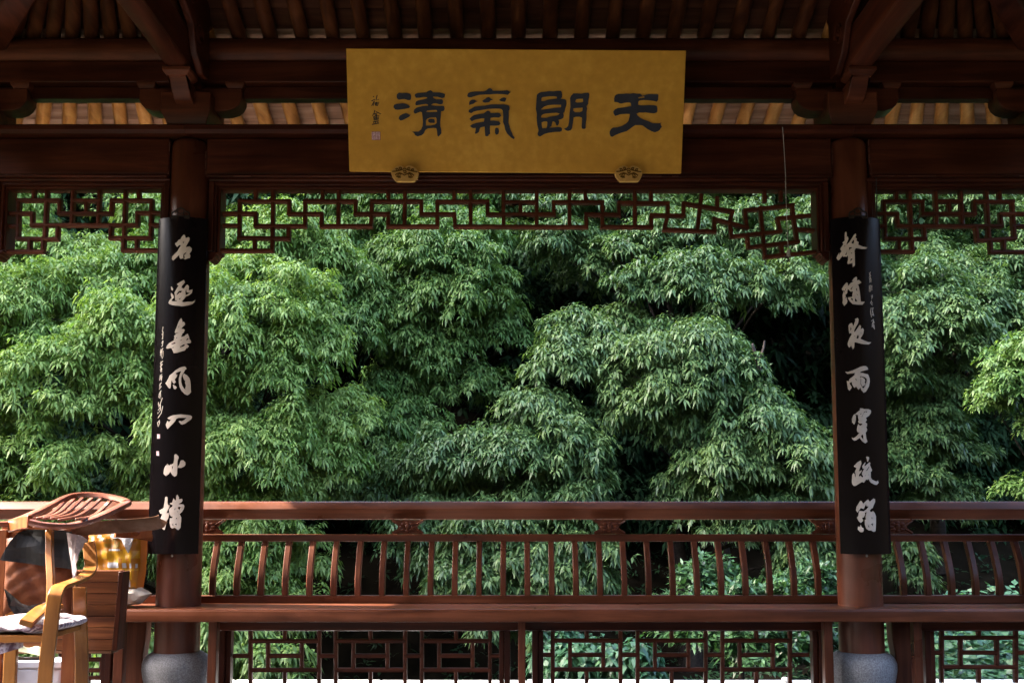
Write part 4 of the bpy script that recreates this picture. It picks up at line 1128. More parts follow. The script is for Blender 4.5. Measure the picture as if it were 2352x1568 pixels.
LEFT_CH = [(MING, 660, 920, 11.2), (ZHU, 660, 1110, 12.064), (CHUN, 650, 1260, 9.8), (FENG, 650, 1450, 11.2), (RU, 640, 1630, 14.257), (XIAO, 640, 1800, 12.064), (CAO, 620, 1960, 9.221)]
RIGHT_CH = [(SHENG, 3330, 910, 9.227), (SUI, 3350, 1090, 10.45), (YE, 3370, 1260, 10.454), (YU, 3370, 1450, 12.06), (CHUAN, 3380, 1620, 9.8), (SHU, 3390, 1810, 11.2), (BO, 3400, 1970, 9.223)]


def couplet(xc, pxt, pxb, chars, label, small, seals):
    """board bowed round the column; pxt/pxb: picture x of board's left+right edge at top/bottom"""
    ztop, zbot = zat(497, YF), zat(1272, YF)
    hw_ = 0.1175
    xb_ = xc
    t = thing("couplet_board", label, "board", (xb_, YF, zbot), "black couplet boards on the columns")

    def surf(u, v, h):
        a = u / RB
        r = RB + h
        return Vector((xb_ + r * math.sin(a), YF + RB - r * math.cos(a), v))

    def cmap(cr):
        def f(zx, zy):
            d = ray(*cr(zx, zy)); Y = YF
            for _ in range(6):
                p = EYE + d * (Y / d.y)
                dx = max(-0.185, min(0.185, p.x - xb_))
                Y = YF + RB - math.sqrt(RB * RB - dx * dx)
            return (RB * math.asin(dx / RB), p.z)
        return f
    aw = RB * math.asin(hw_ / RB)
    m_ = MB()
    n_ = 20
    ring = []
    for i in range(n_ + 1): ring.append((-aw + 2 * aw * i / n_, 0.0))
    vs = []
    for z in (zbot, ztop):
        for u, h in ring: vs.append(surf(u, z, 0))
        for u, h in ring: vs.append(surf(u, z, -0.016))
    K = n_ + 1
    fs = []
    for i in range(n_):
        fs.append((i, i + 1, 2 * K + i + 1, 2 * K + i))
        fs.append((K + i + 1, K + i, 3 * K + i, 3 * K + i + 1))
        fs.append((i + 1, i, K + i, K + i + 1))
        fs.append((2 * K + i, 2 * K + i + 1, 3 * K + i + 1, 3 * K + i))
    fs.append((0, 2 * K, 3 * K, K)); fs.append((n_, K + n_, 3 * K + n_, 2 * K + n_))
    m_.add(vs, fs)
    m_.build("board", LACQ, t, smooth=True, bevel=0.002)
    for P_, ox, oy, s in chars:
        glyph(P_, cmap(crop(ox, oy, s)), surf, 0.0035, "brush_character", CREAM, t, step=0.008)
    for cr, strokes, w_ in small:
        glyph([stroke(s_, w_, w_ * 0.7) for s_ in strokes], cmap(cr), surf, 0.0012, "small_inscription", CREAM, t, step=0.008)
    for cr, sq in seals:
        glyph([(sq, [])], cmap(cr), surf, 0.0012, "seal", SEALP, t, step=0.008)
    # fretted hanging plate above, screw below
    cz_ = ztop + 0.002
    fr = MB()
    for k_ in range(3):
        x_ = xb_ + (k_ - 1) * 0.028
        pts_ = [(x_ + 0.015 * math.cos(a), YF + 0.004, cz_ + 0.012 + 0.012 * math.sin(a) + (0.012 if k_ == 1 else 0)) for a in [q * math.pi / 5 for q in range(11)]]
        fr.tube(pts_, 0.0022, 5)
    fr.tube([(xb_ - 0.042, YF + 0.004, cz_), (xb_ - 0.04, YF + 0.004, cz_ + 0.014), (xb_ - 0.03, YF + 0.004, cz_ + 0.02), (xb_ - 0.012, YF + 0.004, cz_ + 0.036), (xb_, YF + 0.004, cz_ + 0.042), (xb_ + 0.012, YF + 0.004, cz_ + 0.036), (xb_ + 0.03, YF + 0.004, cz_ + 0.02), (xb_ + 0.04, YF + 0.004, cz_ + 0.014), (xb_ + 0.042, YF + 0.004, cz_)], 0.003, 6)
    fr.box(xb_ - 0.043, xb_ + 0.043, YF + 0.001, YF + 0.008, cz_ - 0.012, cz_ + 0.003)
    fr.build("hanging_plate", METAL, t)
    sm = MB().blob((xb_, 4.69 - R_COL - 0.003, zbot - 0.008), (0.0055, 0.003, 0.0065), 10, 6)
    sm.build("screw", STEEL, t, smooth=True)


sl = crop(600, 1290, 2.85)
SL_STR = [[(150, 48), (142, 100), (152, 120)], [(138, 130), (150, 150), (138, 190)], [(150, 100), (146, 190)], [(148, 205), (136, 235), (146, 250), (134, 275)], [(150, 210), (142, 270)],
          [(150, 290), (130, 330), (120, 375)], [(152, 320), (150, 380), (138, 412)], [(128, 300), (122, 345), (135, 395)], [(140, 320), (134, 370)],
          [(150, 437), (118, 465), (138, 490)], [(145, 470), (120, 500), (138, 530), (116, 545)], [(128, 440), (124, 565)], [(136, 520), (134, 565)],
          [(140, 588), (118, 600), (110, 660)], [(128, 600), (122, 650)], [(138, 605), (130, 662)], [(132, 682), (108, 715), (132, 725), (104, 762)], [(118, 690), (112, 745)],
          [(130, 772), (108, 810), (104, 850), (122, 868)], [(118, 790), (124, 850)], [(142, 855), (120, 920), (98, 960)], [(100, 905), (96, 935), (120, 960), (92, 1000)], [(146, 950), (130, 1030), (90, 1088)], [(120, 930), (118, 1000), (104, 1020)], [(94, 1020), (90, 1038)],
          [(112, 1112), (88, 1140), (92, 1182)], [(112, 1125), (108, 1150), (94, 1185)]]
sr = crop(3450, 1060, 5.6)
SR_STR = [[(145, 185), (165, 180), (178, 155)], [(160, 175), (165, 260)], [(148, 270), (190, 240)], [(150, 210), (185, 220)], [(150, 290), (165, 340), (160, 395)], [(172, 270), (192, 330), (186, 390)], [(155, 310), (192, 300)], [(160, 355), (190, 350)],
          [(150, 460), (180, 448), (182, 520)], [(152, 465), (150, 590)], [(150, 520), (180, 525), (178, 590), (152, 595)], [(205, 450), (208, 570)], [(198, 490), (218, 480)],
          [(190, 690), (220, 672), (218, 720), (200, 760)], [(195, 720), (218, 705)], [(205, 790), (172, 860)], [(198, 820), (222, 850), (200, 880), (220, 900)], [(185, 835), (205, 890)],
          [(192, 955), (180, 1050), (200, 1170)], [(176, 1100), (198, 1090)], [(215, 970), (245, 960)], [(232, 950), (222, 1040), (250, 1135)], [(205, 1060), (240, 1050)], [(212, 1130), (236, 1085)],
          [(245, 1212), (200, 1258)], [(240, 1230), (262, 1300)], [(215, 1290), (265, 1280)], [(208, 1330), (262, 1330)], [(210, 1390), (225, 1290)], [(238, 1260), (240, 1400)], [(255, 1340), (268, 1440)], [(215, 1350), (250, 1410)]]
couplet(CXL - 0.002, 0, 0, LEFT_CH, "bowed black board with seven cream characters hung on the left column beside the chairs",
        [(sl, SL_STR, 7.5)], [(sl, [(84, 1270), (116, 1270), (114, 1322), (84, 1322)]), (sl, [(74, 1463), (104, 1463), (104, 1516), (74, 1516)])])
couplet(CXR + 0.002, 0, 0, RIGHT_CH, "bowed black board with seven cream characters hung on the right column beside the black cord",
        [(sr, SR_STR, 11)], [])

# ------------------------------------------------------------------ hanging cords
zcd = crop(2700, 0, 1.685)
pts = [at(*zcd(725, 858), 4.56), at(*zcd(735, 1000), 4.557), at(*zcd(745, 1180), 4.556), at(*zcd(748, 1348), 4.555)]
pts += [at(*z6(2058, 150), 4.555), at(*z6(2064, 330), 4.556), at(*z6(2072, 500), 4.556), at(*z6(2076, 575), 4.555)]
ct = thing("pale_string", "frayed pale string hanging before the broken end of the fretwork", "string", pts[0])
MB().tube(pts, 0.0017, 6).build("string", CORDW, ct, smooth=True)
MB().tube([at(*z6(2076, 560), 4.553), at(*z6(2078, 612), 4.552)], [0.006, 0.010], 7).build("frayed_end", CORDW, ct, smooth=True)
tw = MB()
for q in ([(2078, 600), (2040, 645), (2010, 668)], [(2080, 600), (2095, 560), (2105, 535)], [(2070, 620), (2090, 660)], [(2060, 610), (2030, 625)]):
    tw.tube([at(*z6(*a), 4.553) for a in q], [0.004, 0.003, 0.002][:len(q)], 5)
tw.build("dry_twig", DEADW, ct)
pts = [at(*z7(800, 20), 4.60), at(*z7(806, 400), 4.60), at(*z7(812, 800), 4.60)]
zr7 = crop(3250, 800, 2.24)
pts += [at(*zr7(586, 560), 4.60), at(*zr7(598, 680), 4.60), at(*zr7(600, 780), 4.60)]
MBc = MB().tube(pts, 0.0026, 6).build("black_cord", CORDB, loc=pts[0], smooth=True)
tag(MBc, "thin black cord hanging beside the right couplet board", "cord")
sn2 = MB().tube([(at(*z7(760, 770), 4.6).x + 0.018 * math.cos(a), 4.612, at(*z7(820, 790), 4.6).z + 0.014 * math.sin(a)) for a in [q * 0.6 for q in range(12)]], 0.003, 6)

# pebble on the paving
pb = at(*u3(2055, 1437), 5.36)
tag(MB().blob((pb.x, 5.36, 0.012), (0.024, 0.02, 0.014), 10, 6, seed=4, amp=0.25).build("pebble", PAVE, loc=(pb.x, 5.36, 0.0), smooth=True), "small white pebble lying on the paving behind the right bench lattice", "stone")

# ------------------------------------------------------------------ the jumble of furniture at the left
c7 = crop(0, 1920, 3.267); c8 = crop(0, 2280, 3.36)
A7 = lambda zx, zy, Y: at(*c7(zx, zy), Y)
A8 = lambda zx, zy, Y: at(*c8(zx, zy), Y)


def smooth_path(P, n=8):
    P = [Vector(p) for p in P]
    out_ = []
    for i in range(len(P) - 1):
        p0 = P[max(i - 1, 0)]; p1 = P[i]; p2 = P[i + 1]; p3 = P[min(i + 2, len(P) - 1)]
        for k_ in range(n):
            t = k_ / n
            out_.append(0.5 * ((2 * p1) + (p2 - p0) * t + (2 * p0 - 5 * p1 + 4 * p2 - p3) * t * t + (3 * p1 - p0 - 3 * p2 + p3) * t ** 3))
    out_.append(P[-1])
    return out_


def rect(a, b): return [(-a, -b), (a, -b), (a, b), (-a, b)]


# wooden chest / box made of pine planks on legs
YX = 4.10
zt_, zb_ = A8(1400, 2, YX).z, A8(1400, 1078, YX).z
box = thing("wooden_box", "old box of rough brown pine planks behind the bentwood chair", "box", (A8(800, 1078, YX).x, YX + 0.15, 0))
npl = 7
xl_ = A8(-420, 500, YX).x
for i in range(npl):
    t0, t1 = i / npl, (i + 1) / npl
    za, zb2 = zb_ + (zt_ - zb_) * t0 + 0.0008, zb_ + (zt_ - zb_) * t1 - 0.0008
    xr0 = A8(1500 + 90 * t0, 1078, YX).x; xr1 = A8(1500 + 90 * t1, 1078, YX).x
    yj = YX + rnd.uniform(-0.0012, 0.0012)
    MB().prof_y([(xl_, za), (xr0, za), (xr1, zb2), (xl_, zb2)], yj, yj + 0.02).build("plank", BOXW, box, bevel=0.0015)
xr0, xr1 = A8(1503, 1078, YX).x, A8(1597, 2, YX).x
MB().prism([(xr0, YX - 0.004, zb_), (xr0 + 0.022, YX - 0.004, zb_), (xr1 + 0.020, YX - 0.004, zt_ - 0.004), (xr1, YX - 0.004, zt_ - 0.004)], (0, 0, 0), (0, 0.075, 0)).build("side_board", W_Z, box, bevel=0.003)
MB().box(xl_, xr0 - 0.001, YX + 0.0, YX + 0.072, zb_ - 0.012, zb_ - 0.001).build("bottom_board", GREYW, box, bevel=0.002)
MB().box(xl_, xr1 - 0.002, YX + 0.055, YX + 0.07, zb_ + 0.001, zt_).build("back_board", BOXW, box, bevel=0.002)
for (zx, yy) in ((985, YX + 0.02), (-380, YX + 0.02)):
    x_ = A8(zx, 1200, YX).x
    MB().box(x_ - 0.02, x_ + 0.02, yy, yy + 0.035, 0.001, zb_ - 0.013).build("leg", ORA, box, bevel=0.004)

# bentwood armchair in front, facing the viewer
YC0, YC1 = 3.42, 3.86
bent = thing("bentwood_chair", "yellow bentwood armchair with flat curved arm bands, facing the viewer", "chair", (A8(300, 1500, 3.6).x, 3.6, 0))
BS = rect(0.024, 0.0065)
# right-hand band: front leg, curve, arm, curve up into the back
P = [A8(575, 1720, YC0), A8(612, 1420, YC0), A8(668, 900, YC0), A8(725, 430, YC0), A8(752, 310, YC0 + 0.006), A8(800, 225, YC0 + 0.035), A8(900, 185, YC0 + 0.10), A8(1050, 130, YC0 + 0.22), A8(1165, 60, YC0 + 0.34), A8(1218, -40, YC0 + 0.40), A8(1215, -200, YC0 + 0.43), A8(1190, -370, YC0 + 0.455)]
P[0].z = 0.002
MB().sweep(smooth_path(P), rect(0.0235, 0.0065), side=(1, 0.12, 0)).build("arm_band", YEL, bent, bevel=0.002)
P = [A8(1075, 225, YC1 - 0.12), A8(1082, 700, YC1 - 0.07), A8(1100, 1200, YC1 - 0.02), A8(1120, 1690, YC1)]
P[-1].z = 0.002
MB().sweep(smooth_path(P, 4), rect(0.0235, 0.007), side=(1, 0.1, 0)).build("leg", YEL, bent, bevel=0.002)
# left-hand arm: only its blunt end and the upright next to it show
P = [A8(345, 715, YC0 - 0.02), A8(450, 620, YC0 + 0.06), A8(560, 540, YC0 + 0.14), A8(690, 490, YC0 + 0.22), A8(770, 470, YC0 + 0.28)]
MB().sweep(smooth_path(P, 5), rect(0.022, 0.0105), side=(1, 0.05, -0.35)).build("arm_rest", YEL, bent, bevel=0.003)
P = [A7(648, 655, YC0 + 0.30), A7(650, 1000, YC0 + 0.26), A7(665, 1300, YC0 + 0.22), A7(660, 1560, YC0 + 0.2), A8(665, 560, YC0 + 0.19)]
MB().sweep(smooth_path(P, 4), rect(0.0125, 0.011), side=(1, 0, 0)).build("upright", YEL, bent, bevel=0.003)
xa_, xb_2 = A8(-700, 920, YC0 + 0.05).x, A8(640, 920, YC0 + 0.05).x
MB().box(xa_, xb_2, YC0 + 0.010, YC0 + 0.035, A8(300, 975, YC0).z, A8(300, 875, YC0).z).build("seat_rail", YELX, bent, bevel=0.003)
xs_, xe_ = A8(640, 920, YC0).x, A8(1090, 920, YC1 - 0.06).x
MB().prism([(xb_2 - 0.02, YC0 + 0.036, A8(300, 960, YC0).z), (xb_2 - 0.02, YC0 + 0.036, A8(300, 885, YC0).z), (xb_2, YC0 + 0.036, A8(300, 885, YC0).z), (xb_2, YC0 + 0.036, A8(300, 960, YC0).z)], (0, 0, 0), (xe_ - xb_2, YC1 - YC0 - 0.10, 0)).build("seat_rail", YEL, bent, bevel=0.003)
MB().box(xa_, xe_ - 0.01, YC0 + 0.037, YC1 - 0.08, A8(300, 905, YC0).z, A8(300, 880, YC0).z).build("seat_board", YELX, bent)
for zx in (-690,):
    x_ = A8(zx, 1000, YC0).x
    MB().box(x_ - 0.024, x_ + 0.024, YC0, YC0 + 0.014, 0.002, 0.56).build("leg", YEL, bent, bevel=0.003)
    MB().box(x_ - 0.024, x_ + 0.024, YC1 - 0.02, YC1, 0.002, 0.56).build("leg", YEL, bent, bevel=0.003)

# seat cushion
sc0 = A8(-650, 800, YC0).x; sc1 = A8(985, 780, YC0 + 0.16).x
zs0 = A8(300, 872, YC0 + 0.0).z; zs1 = A8(300, 720, YC0 + 0.0).z


def cush(u, v):
    a = 2 * math.pi * v
    x = sc0 + (sc1 - sc0) * u
    e_ = (1 - abs(2 * u - 1) ** 6) ** 0.5
    ry = 0.185; rzz = (zs1 - zs0) / 2
    c_, s_ = math.cos(a), math.sin(a)
    sg_ = lambda q, p_: math.copysign(abs(q) ** p_, q)
    wob = 0.004 * math.sin(17 * u + 3 * s_) + 0.003 * math.sin(31 * u)
    return (x, YC0 + 0.19 + ry * sg_(c_, 0.5) * max(e_, 0.02), zs0 + 0.003 + rzz + (rzz * sg_(s_, 0.7) + wob) * max(e_, 0.02) * 0.97)


sct = MB().grid(cush, 40, 24).build("seat_cushion", DAMASK, loc=(A8(300, 870, YC0).x, YC0 + 0.19, zs0), smooth=True)
tag(sct, "flat damask seat cushion in white and plum, on the bentwood chair", "cushion")
# fabric tail hanging under the seat
sk = MB().grid(lambda u, v: (A8(-300 + 520 * u, 980, YC0).x, YC0 + 0.045 + 0.008 * math.sin(9 * u), A8(100, 978, YC0).z - v * (0.055 - 0.04 * u) - 0.004), 16, 6)
tag(sk.build("cushion_skirt", DAMASK, sct, smooth=True))

# slatted lounge chair turned over behind it: posts, head frame with slats, long arm
YG = 3.94
lou = thing("slatted_lounge_chair", "upturned red-brown lounge chair with a curved slatted head frame and worn arms", "chair", (A7(700, 1500, YG).x, YG, 0))
P = [A7(875, 640, YG), A7(888, 1000, YG), A7(905, 1300, YG), A7(925, 1568, YG), A7(935, 1800, YG)]
P.append(Vector((P[-1].x, YG, 0.002)))
MB().sweep(smooth_path(P, 4), rect(0.026, 0.018), side=(1, 0, 0)).build("post", ORA, lou, bevel=0.004)
P = [A7(30, 640, YG), A7(15, 1000, YG), A7(-5, 1400, YG), A7(-15, 1700, YG)]
P.append(Vector((P[-1].x, YG, 0.002)))
MB().sweep(smooth_path(P, 4), rect(0.028, 0.018), side=(1, 0, 0)).build("post", ORA, lou, bevel=0.004)
MB().prism([A7(100, 590, YG), A7(330, 595, YG), A7(250, 680, YG), A7(100, 850, YG)], (0, 0, 0), (0, 0.022, 0)).build("corner_brace", ORA, lou, bevel=0.003)
MB().prism([A7(700, 655, YG), A7(800, 655, YG), A7(800, 790, YG)], (0, 0, 0), (0, 0.02, 0)).build("corner_brace", ORA, lou, bevel=0.003)
MB().prism([A7(20, 600, YG + 0.02), A7(960, 600, YG + 0.02), A7(960, 680, YG + 0.02), A7(20, 680, YG + 0.02)], (0, 0, 0), (0, 0.022, 0)).build("cross_rail", ORA, lou, bevel=0.003)
MB().prism([A8(-100, 450, YG + 0.0), A8(980, 420, YG), A8(980, 520, YG), A8(-100, 520, YG)], (0, 0.001, 0), (0, 0.024, 0)).build("cross_rail", ORA, lou, bevel=0.003)
# curved head frame: front limb (nearer), back limb (farther), joined by a point at the right
front = [A7(395, 548, 3.62), A7(560, 585, 3.63), A7(760, 600, 3.66), A7(960, 590, 3.70), A7(1200, 520, 3.77), A7(1450, 410, 3.86), A7(1600, 335, 3.92), A7(1665, 300, 3.95)]
back = [A7(-60, 575, 3.80), A7(100, 570, 3.82), A7(300, 500, 3.88), A7(520, 405, 3.95), A7(740, 290, 4.02), A7(900, 220, 4.06), A7(1050, 195, 4.08), A7(1250, 195, 4.08), A7(1450, 225, 4.05), A7(1600, 265, 3.99), A7(1660, 295, 3.955)]
osec = [(-0.018, -0.008), (-0.010, -0.012), (0.010, -0.012), (0.018, -0.008), (0.019, 0.003), (0.011, 0.011), (-0.011, 0.011), (-0.019, 0.003)]
fp = smooth_path(front, 6); bp_ = smooth_path(back, 6)
MB().sweep(fp, osec, up=(0, 0, 1)).build("head_limb", ROSE, lou, smooth=True)
MB().sweep(bp_, osec, up=(0, 0, 1)).build("head_limb", ROSE, lou, smooth=True)
for (a, b) in (((420, 505), (870, 255)), ((500, 500), (975, 240)), ((590, 500), (1080, 235)), ((680, 502), (1200, 238)), ((780, 520), (1325, 240)), ((1010, 510), (1450, 262))):
    pa_ = A7(*a, 3.665); pb_ = A7(*b, 4.06)
    mid = (pa_ + pb_) / 2; mid.z -= 0.022
    MB().sweep(smooth_path([pa_, mid, pb_], 5), rect(0.0075, 0.005), up=(0, 0, 1)).build("slat", ROSE, lou, bevel=0.002)
MB().sweep(smooth_path([A7(135, 600, 3.82), A7(250, 565, 3.75), A7(395, 540, 3.63)], 4), rect(0.010, 0.024), up=(0, 0, 1)).build("head_rail", ORA, lou, bevel=0.004)
# long worn arm towards the couplet column
P = [A7(900, 640, 3.99), A7(1200, 625, 4.02), A7(1600, 600, 4.08), A7(1950, 570, 4.14), A7(2080, 545, 4.165), A7(2096, 540, 4.168)]
MB().sweep(smooth_path(P, 4), [(-0.010, -0.027), (0.010, -0.027), (0.010, 0.027), (-0.010, 0.027)], side=(0, 1, 0), scale=None).build("arm_rest", GREYW, lou, bevel=0.010, seg=3)
MB().sweep([A7(1500, 690, 4.17), A7(1800, 705, 4.24), A7(1975, 700, 4.28)], rect(0.012, 0.018), side=(0, 1, 0)).build("under_rail", ORA, lou, bevel=0.003)
for dy in (0.0, 0.03, 0.06):
    MB().sweep([A7(1700, 680 + 600 * dy, 4.2 + dy), A7(1980, 735 + 500 * dy, 4.3 + dy)], rect(0.008, 0.010), side=(0, 1, 0)).build("under_slat", ORA, lou, bevel=0.002)

# brown leather cushion against the posts
YQ = 3.84
lc = [A7(70, 1330, YQ), A7(90, 1080, YQ), A7(940, 1080, YQ), A7(900, 1520, YQ)]
x0_, x1_ = A7(60, 1300, YQ).x, A7(950, 1300, YQ).x
z0_, z1_ = A7(500, 1600, YQ).z, A7(500, 760, YQ).z


def pad(u, v, x0=x0_, x1=x1_, z0=z0_, z1=z1_, Y=YQ, d=0.05, back=False, w=0.5):
    a = (1 - (2 * u - 1) ** 4) * (1 - (2 * v - 1) ** 4)
    k_ = max(a, 0) ** w
    wr = 0.0035 * math.sin(23 * u + 11 * v) + 0.003 * math.sin(31 * v - 13 * u) + 0.002 * math.sin(57 * u + 40 * v)
    edge = 0.02 * math.sin(3.1 * u) * (v - 0.5)
    return (x0 + (x1 - x0) * (u + 0.0), Y + (0.035 if back else 0) + (d if back else -d) * k_ * 0.5 + wr * k_, z0 + (z1 - z0) * v + edge - 0.05 * (2 * u - 1) ** 2 * (1 - v))


m_ = MB().grid(lambda u, v: pad(u, v), 26, 20)
m_.grid(lambda u, v: pad(1 - u, v, back=True), 26, 20)
tag(m_.build("leather_cushion", LEATH, loc=((x0_ + x1_) / 2, YQ, z0_), smooth=True), "worn brown leather back cushion behind the yellow upright", "cushion")
# black leather sheet thrown over it, with frayed grey lining at the right
bl = thing("leather_sheet", "torn black leather sheet draped over the brown cushion", "leather sheet", (A7(500, 1100, YQ - 0.05).x, YQ - 0.05, A7(500, 1100, YQ).z))
top_ = [(40, 1040), (240, 680), (330, 640), (600, 640), (950, 665), (965, 1170)]
outl = [(30, 1030), (90, 900), (240, 690), (330, 645), (460, 640), (620, 645), (780, 650), (950, 668), (970, 800), (985, 1000), (965, 1165), (800, 1140), (600, 1120), (400, 1090), (200, 1065), (60, 1045)]


def sheet_map(zx, zy):
    p = A7(zx, zy, YQ - 0.035); return (p.x, p.z)


def sheet_surf(u, v, h):
    return Vector((u, YQ - 0.045 - h + 0.006 * math.sin(u * 40) + 0.004 * math.sin(v * 55 + u * 20), v))


glyph([(outl, [])], sheet_map, sheet_surf, 0.002, "sheet", BLKL, bl, step=0.02)
fray = [(940, 680), (1060, 705), (1130, 730), (1190, 780), (1150, 820), (1140, 880), (1100, 950), (1095, 1030), (1060, 1090), (1070, 1150), (1035, 1260), (1000, 1290), (985, 1100), (960, 900)]
glyph([(fray, [])], sheet_map, lambda u, v, h: Vector((u, YQ - 0.075 - h + 0.010 * math.sin(u * 60 + v * 20), v)), 0.002, "frayed_lining", FELT, bl, step=0.015)
flap = [(90, 1480 - 200), (150, 1440), (330, 1530), (420, 1590), (620, 1560), (700, 1600), (520, 1660), (330, 1760), (250, 1740), (180, 1620), (110, 1540)]
c8y = lambda zx, zy: (zx, zy)
flap8 = [(80, 240), (190, 330), (320, 440), (430, 470), (640, 420), (700, 440), (600, 510), (420, 580), (330, 640), (220, 590), (130, 480)]


def flap_map(zx, zy):
    p = A8(zx, zy, YQ - 0.06); return (p.x, p.z)


glyph([(flap8, [])], flap_map, lambda u, v, h: Vector((u, YQ - 0.07 - h + 0.012 * math.sin(u * 50 + v * 60), v)), 0.002, "torn_flap", BLKL, bl, step=0.02)

# yellow checked bag on the bench, white rag on it, beige pillow beside
YY = 4.56
bx0, bx1 = A7(1120, 1000, YY).x, A7(1812, 1000, YY).x
bz0, bz1 = A7(1500, 1425, YY).z, A7(1500, 700, YY).z


def bagY(x, z):
    u = (x - bx0) / (bx1 - bx0); v = (z - bz0) / (bz1 - bz0)
    k_ = max(0, (1 - abs(2 * u - 1) ** 5) * (1 - abs(2 * v - 1) ** 5)) ** 0.5
    return YY + 0.02 - 0.045 * k_ + 0.004 * math.sin(29 * u + 7 * v) + 0.003 * math.sin(23 * v - 9 * u)


bag = thing("checked_bag", "orange plastic bag with white and yellow checks on the bench beside the left column", "bag", ((bx0 + bx1) / 2, YY + 0.08, ZS))


def bag_pt(u, v, back=False):
    x = bx0 + (bx1 - bx0) * u; z = bz0 + (bz1 - bz0) * v
    r = 0.022
    # rounded corners
    if u > 0.93: z -= (u - 0.93) * 0.28 * v
    x -= 0.03 * (v < 0.35) * (0.35 - v) * (u > 0.5)
    return (x, bagY(x, z) if not back else YY + 0.12 - 0.02 * abs(2 * u - 1), z)


m_ = MB().grid(lambda u, v: bag_pt(u, v), 26, 26)
m_.grid(lambda u, v: bag_pt(1 - u, v, True), 10, 10)
bb = m_.build("bag_body", BAGM, bag, smooth=True)
sdm = MB()
sdm.grid(lambda u, v: (lambda p, q: (p[0] + (q[0] - p[0]) * v, p[1] + (q[1] - p[1]) * v, p[2] + (q[2] - p[2]) * v))(bag_pt(1, u), bag_pt(1, u, True)), 26, 3)
sdm.grid(lambda u, v: (lambda p, q: (p[0] + (q[0] - p[0]) * v, p[1] + (q[1] - p[1]) * v, p[2] + (q[2] - p[2]) * v))(bag_pt(u, 1), bag_pt(u, 1, True)), 26, 3)
sdm.grid(lambda u, v: (lambda p, q: (p[0] + (q[0] - p[0]) * v, p[1] + (q[1] - p[1]) * v, p[2] + (q[2] - p[2]) * v))(bag_pt(u, 0), bag_pt(u, 0, True)), 26, 3)
sdm.build("bag_gusset", BAGM, bag, smooth=True)
bag_map = lambda zx, zy: (lambda p: (p.x, p.z))(A7(zx, zy, YY - 0.02))
bag_surf = lambda u, v, h: Vector((u, bagY(u, v) - 0.0012 - h, v))


def printed(rects, mat, name, h):
    P_ = []
    for (x0, y0, x1, y1) in rects:
        n_ = max(1, int((y1 - y0) / 25))
        for i in range(n_):
            ya = y0 + (y1 - y0) * i / n_; yb = y0 + (y1 - y0) * (i + 1) / n_
            P_.append(([(x0, ya), (x1, ya), (x1, yb), (x0, yb)], []))
    glyph(P_, bag_map, bag_surf, h, name, mat, bag, step=0.01, back=0.0)


printed([(1420, 920, 1560, 1380), (1605, 900, 1650, 1300), (1690, 900, 1715, 1300), (1330, 920, 1790, 1020), (1330, 1160, 1780, 1180)], PRY, "printed_stripes", 0.0004)
printed([(1430, 897, 1578, 920), (1420, 1070, 1558, 1140), (1605, 1080, 1650, 1143), (1690, 1085, 1715, 1145), (1757, 1090, 1775, 1145), (1257, 718, 1303, 752), (1672, 1298, 1690, 1398)], PRW, "printed_checks", 0.0009)
EMB = [[(1500, 800), (1530, 850), (1530, 875)], [(1560, 805), (1530, 850)], [(1500, 800), (1500, 830), (1530, 870)], [(1562, 805), (1562, 835), (1532, 872)], [(1475, 862), (1580, 862)], [(1500, 885), (1560, 885)]]
for q in range(6):
    x_ = 1300 + q * 40
    EMB += [[(x_, 770), (x_ + 24, 766)], [(x_ + 12, 758), (x_ + 10, 796)], [(x_ + 2, 790), (x_ + 26, 784)]]
for q in range(7):
    EMB += [[(1370 + q * 14, 825), (1372 + q * 14, 875)]]
glyph([stroke(s_, 5) for s_ in EMB], bag_map, bag_surf, 0.0011, "printed_emblem", PRG, bag, step=0.01, back=0.0)
rag = [(1430, 690), (1520, 685), (1700, 690), (1735, 770), (1720, 860), (1690, 950), (1672, 905), (1640, 830), (1600, 775), (1560, 755), (1500, 760), (1450, 740)]
r_o = glyph([(rag, [])], bag_map, lambda u, v, h: Vector((u, bagY(u, v) - 0.014 - h + 0.005 * math.sin(u * 90), v)), 0.006, "white_rag", RAG, None, step=0.008, back=0.004)
tag(r_o, "crumpled white rag hanging over the checked bag's top edge", "rag")

pxs = A8(1660, 380, 4.53).x; pxe = A8(1965, 380, 4.53).x


def pil(u, v):
    a = 2 * math.pi * v
    x = pxs - 0.14 + (pxe - pxs + 0.14) * u
    k_ = (1 - (2 * max(0, min(1, u)) - 1) ** 2) ** 0.55
    taper = 1.0 if u < 0.72 else max(0.03, 1 - ((u - 0.72) / 0.28) ** 1.2)
    wr = 1 + 0.10 * math.sin(19 * u + 5 * a) * k_
    return (x, 4.60 + 0.085 * math.cos(a) * k_ * wr, ZS + 0.004 + 0.046 * (1 + 0.9 * math.sin(a) * min(k_ * 1.5, 1) * wr * taper) * (1 if u < 0.7 else 1) + 0.012 * (u > 0.8) * (u - 0.8) * 5)


tag(MB().grid(pil, 30, 16).build("beige_pillow", PILL, loc=((pxs + pxe) / 2, 4.6, ZS), smooth=True), "small beige pillow on the bench between the box and the left column", "pillow")

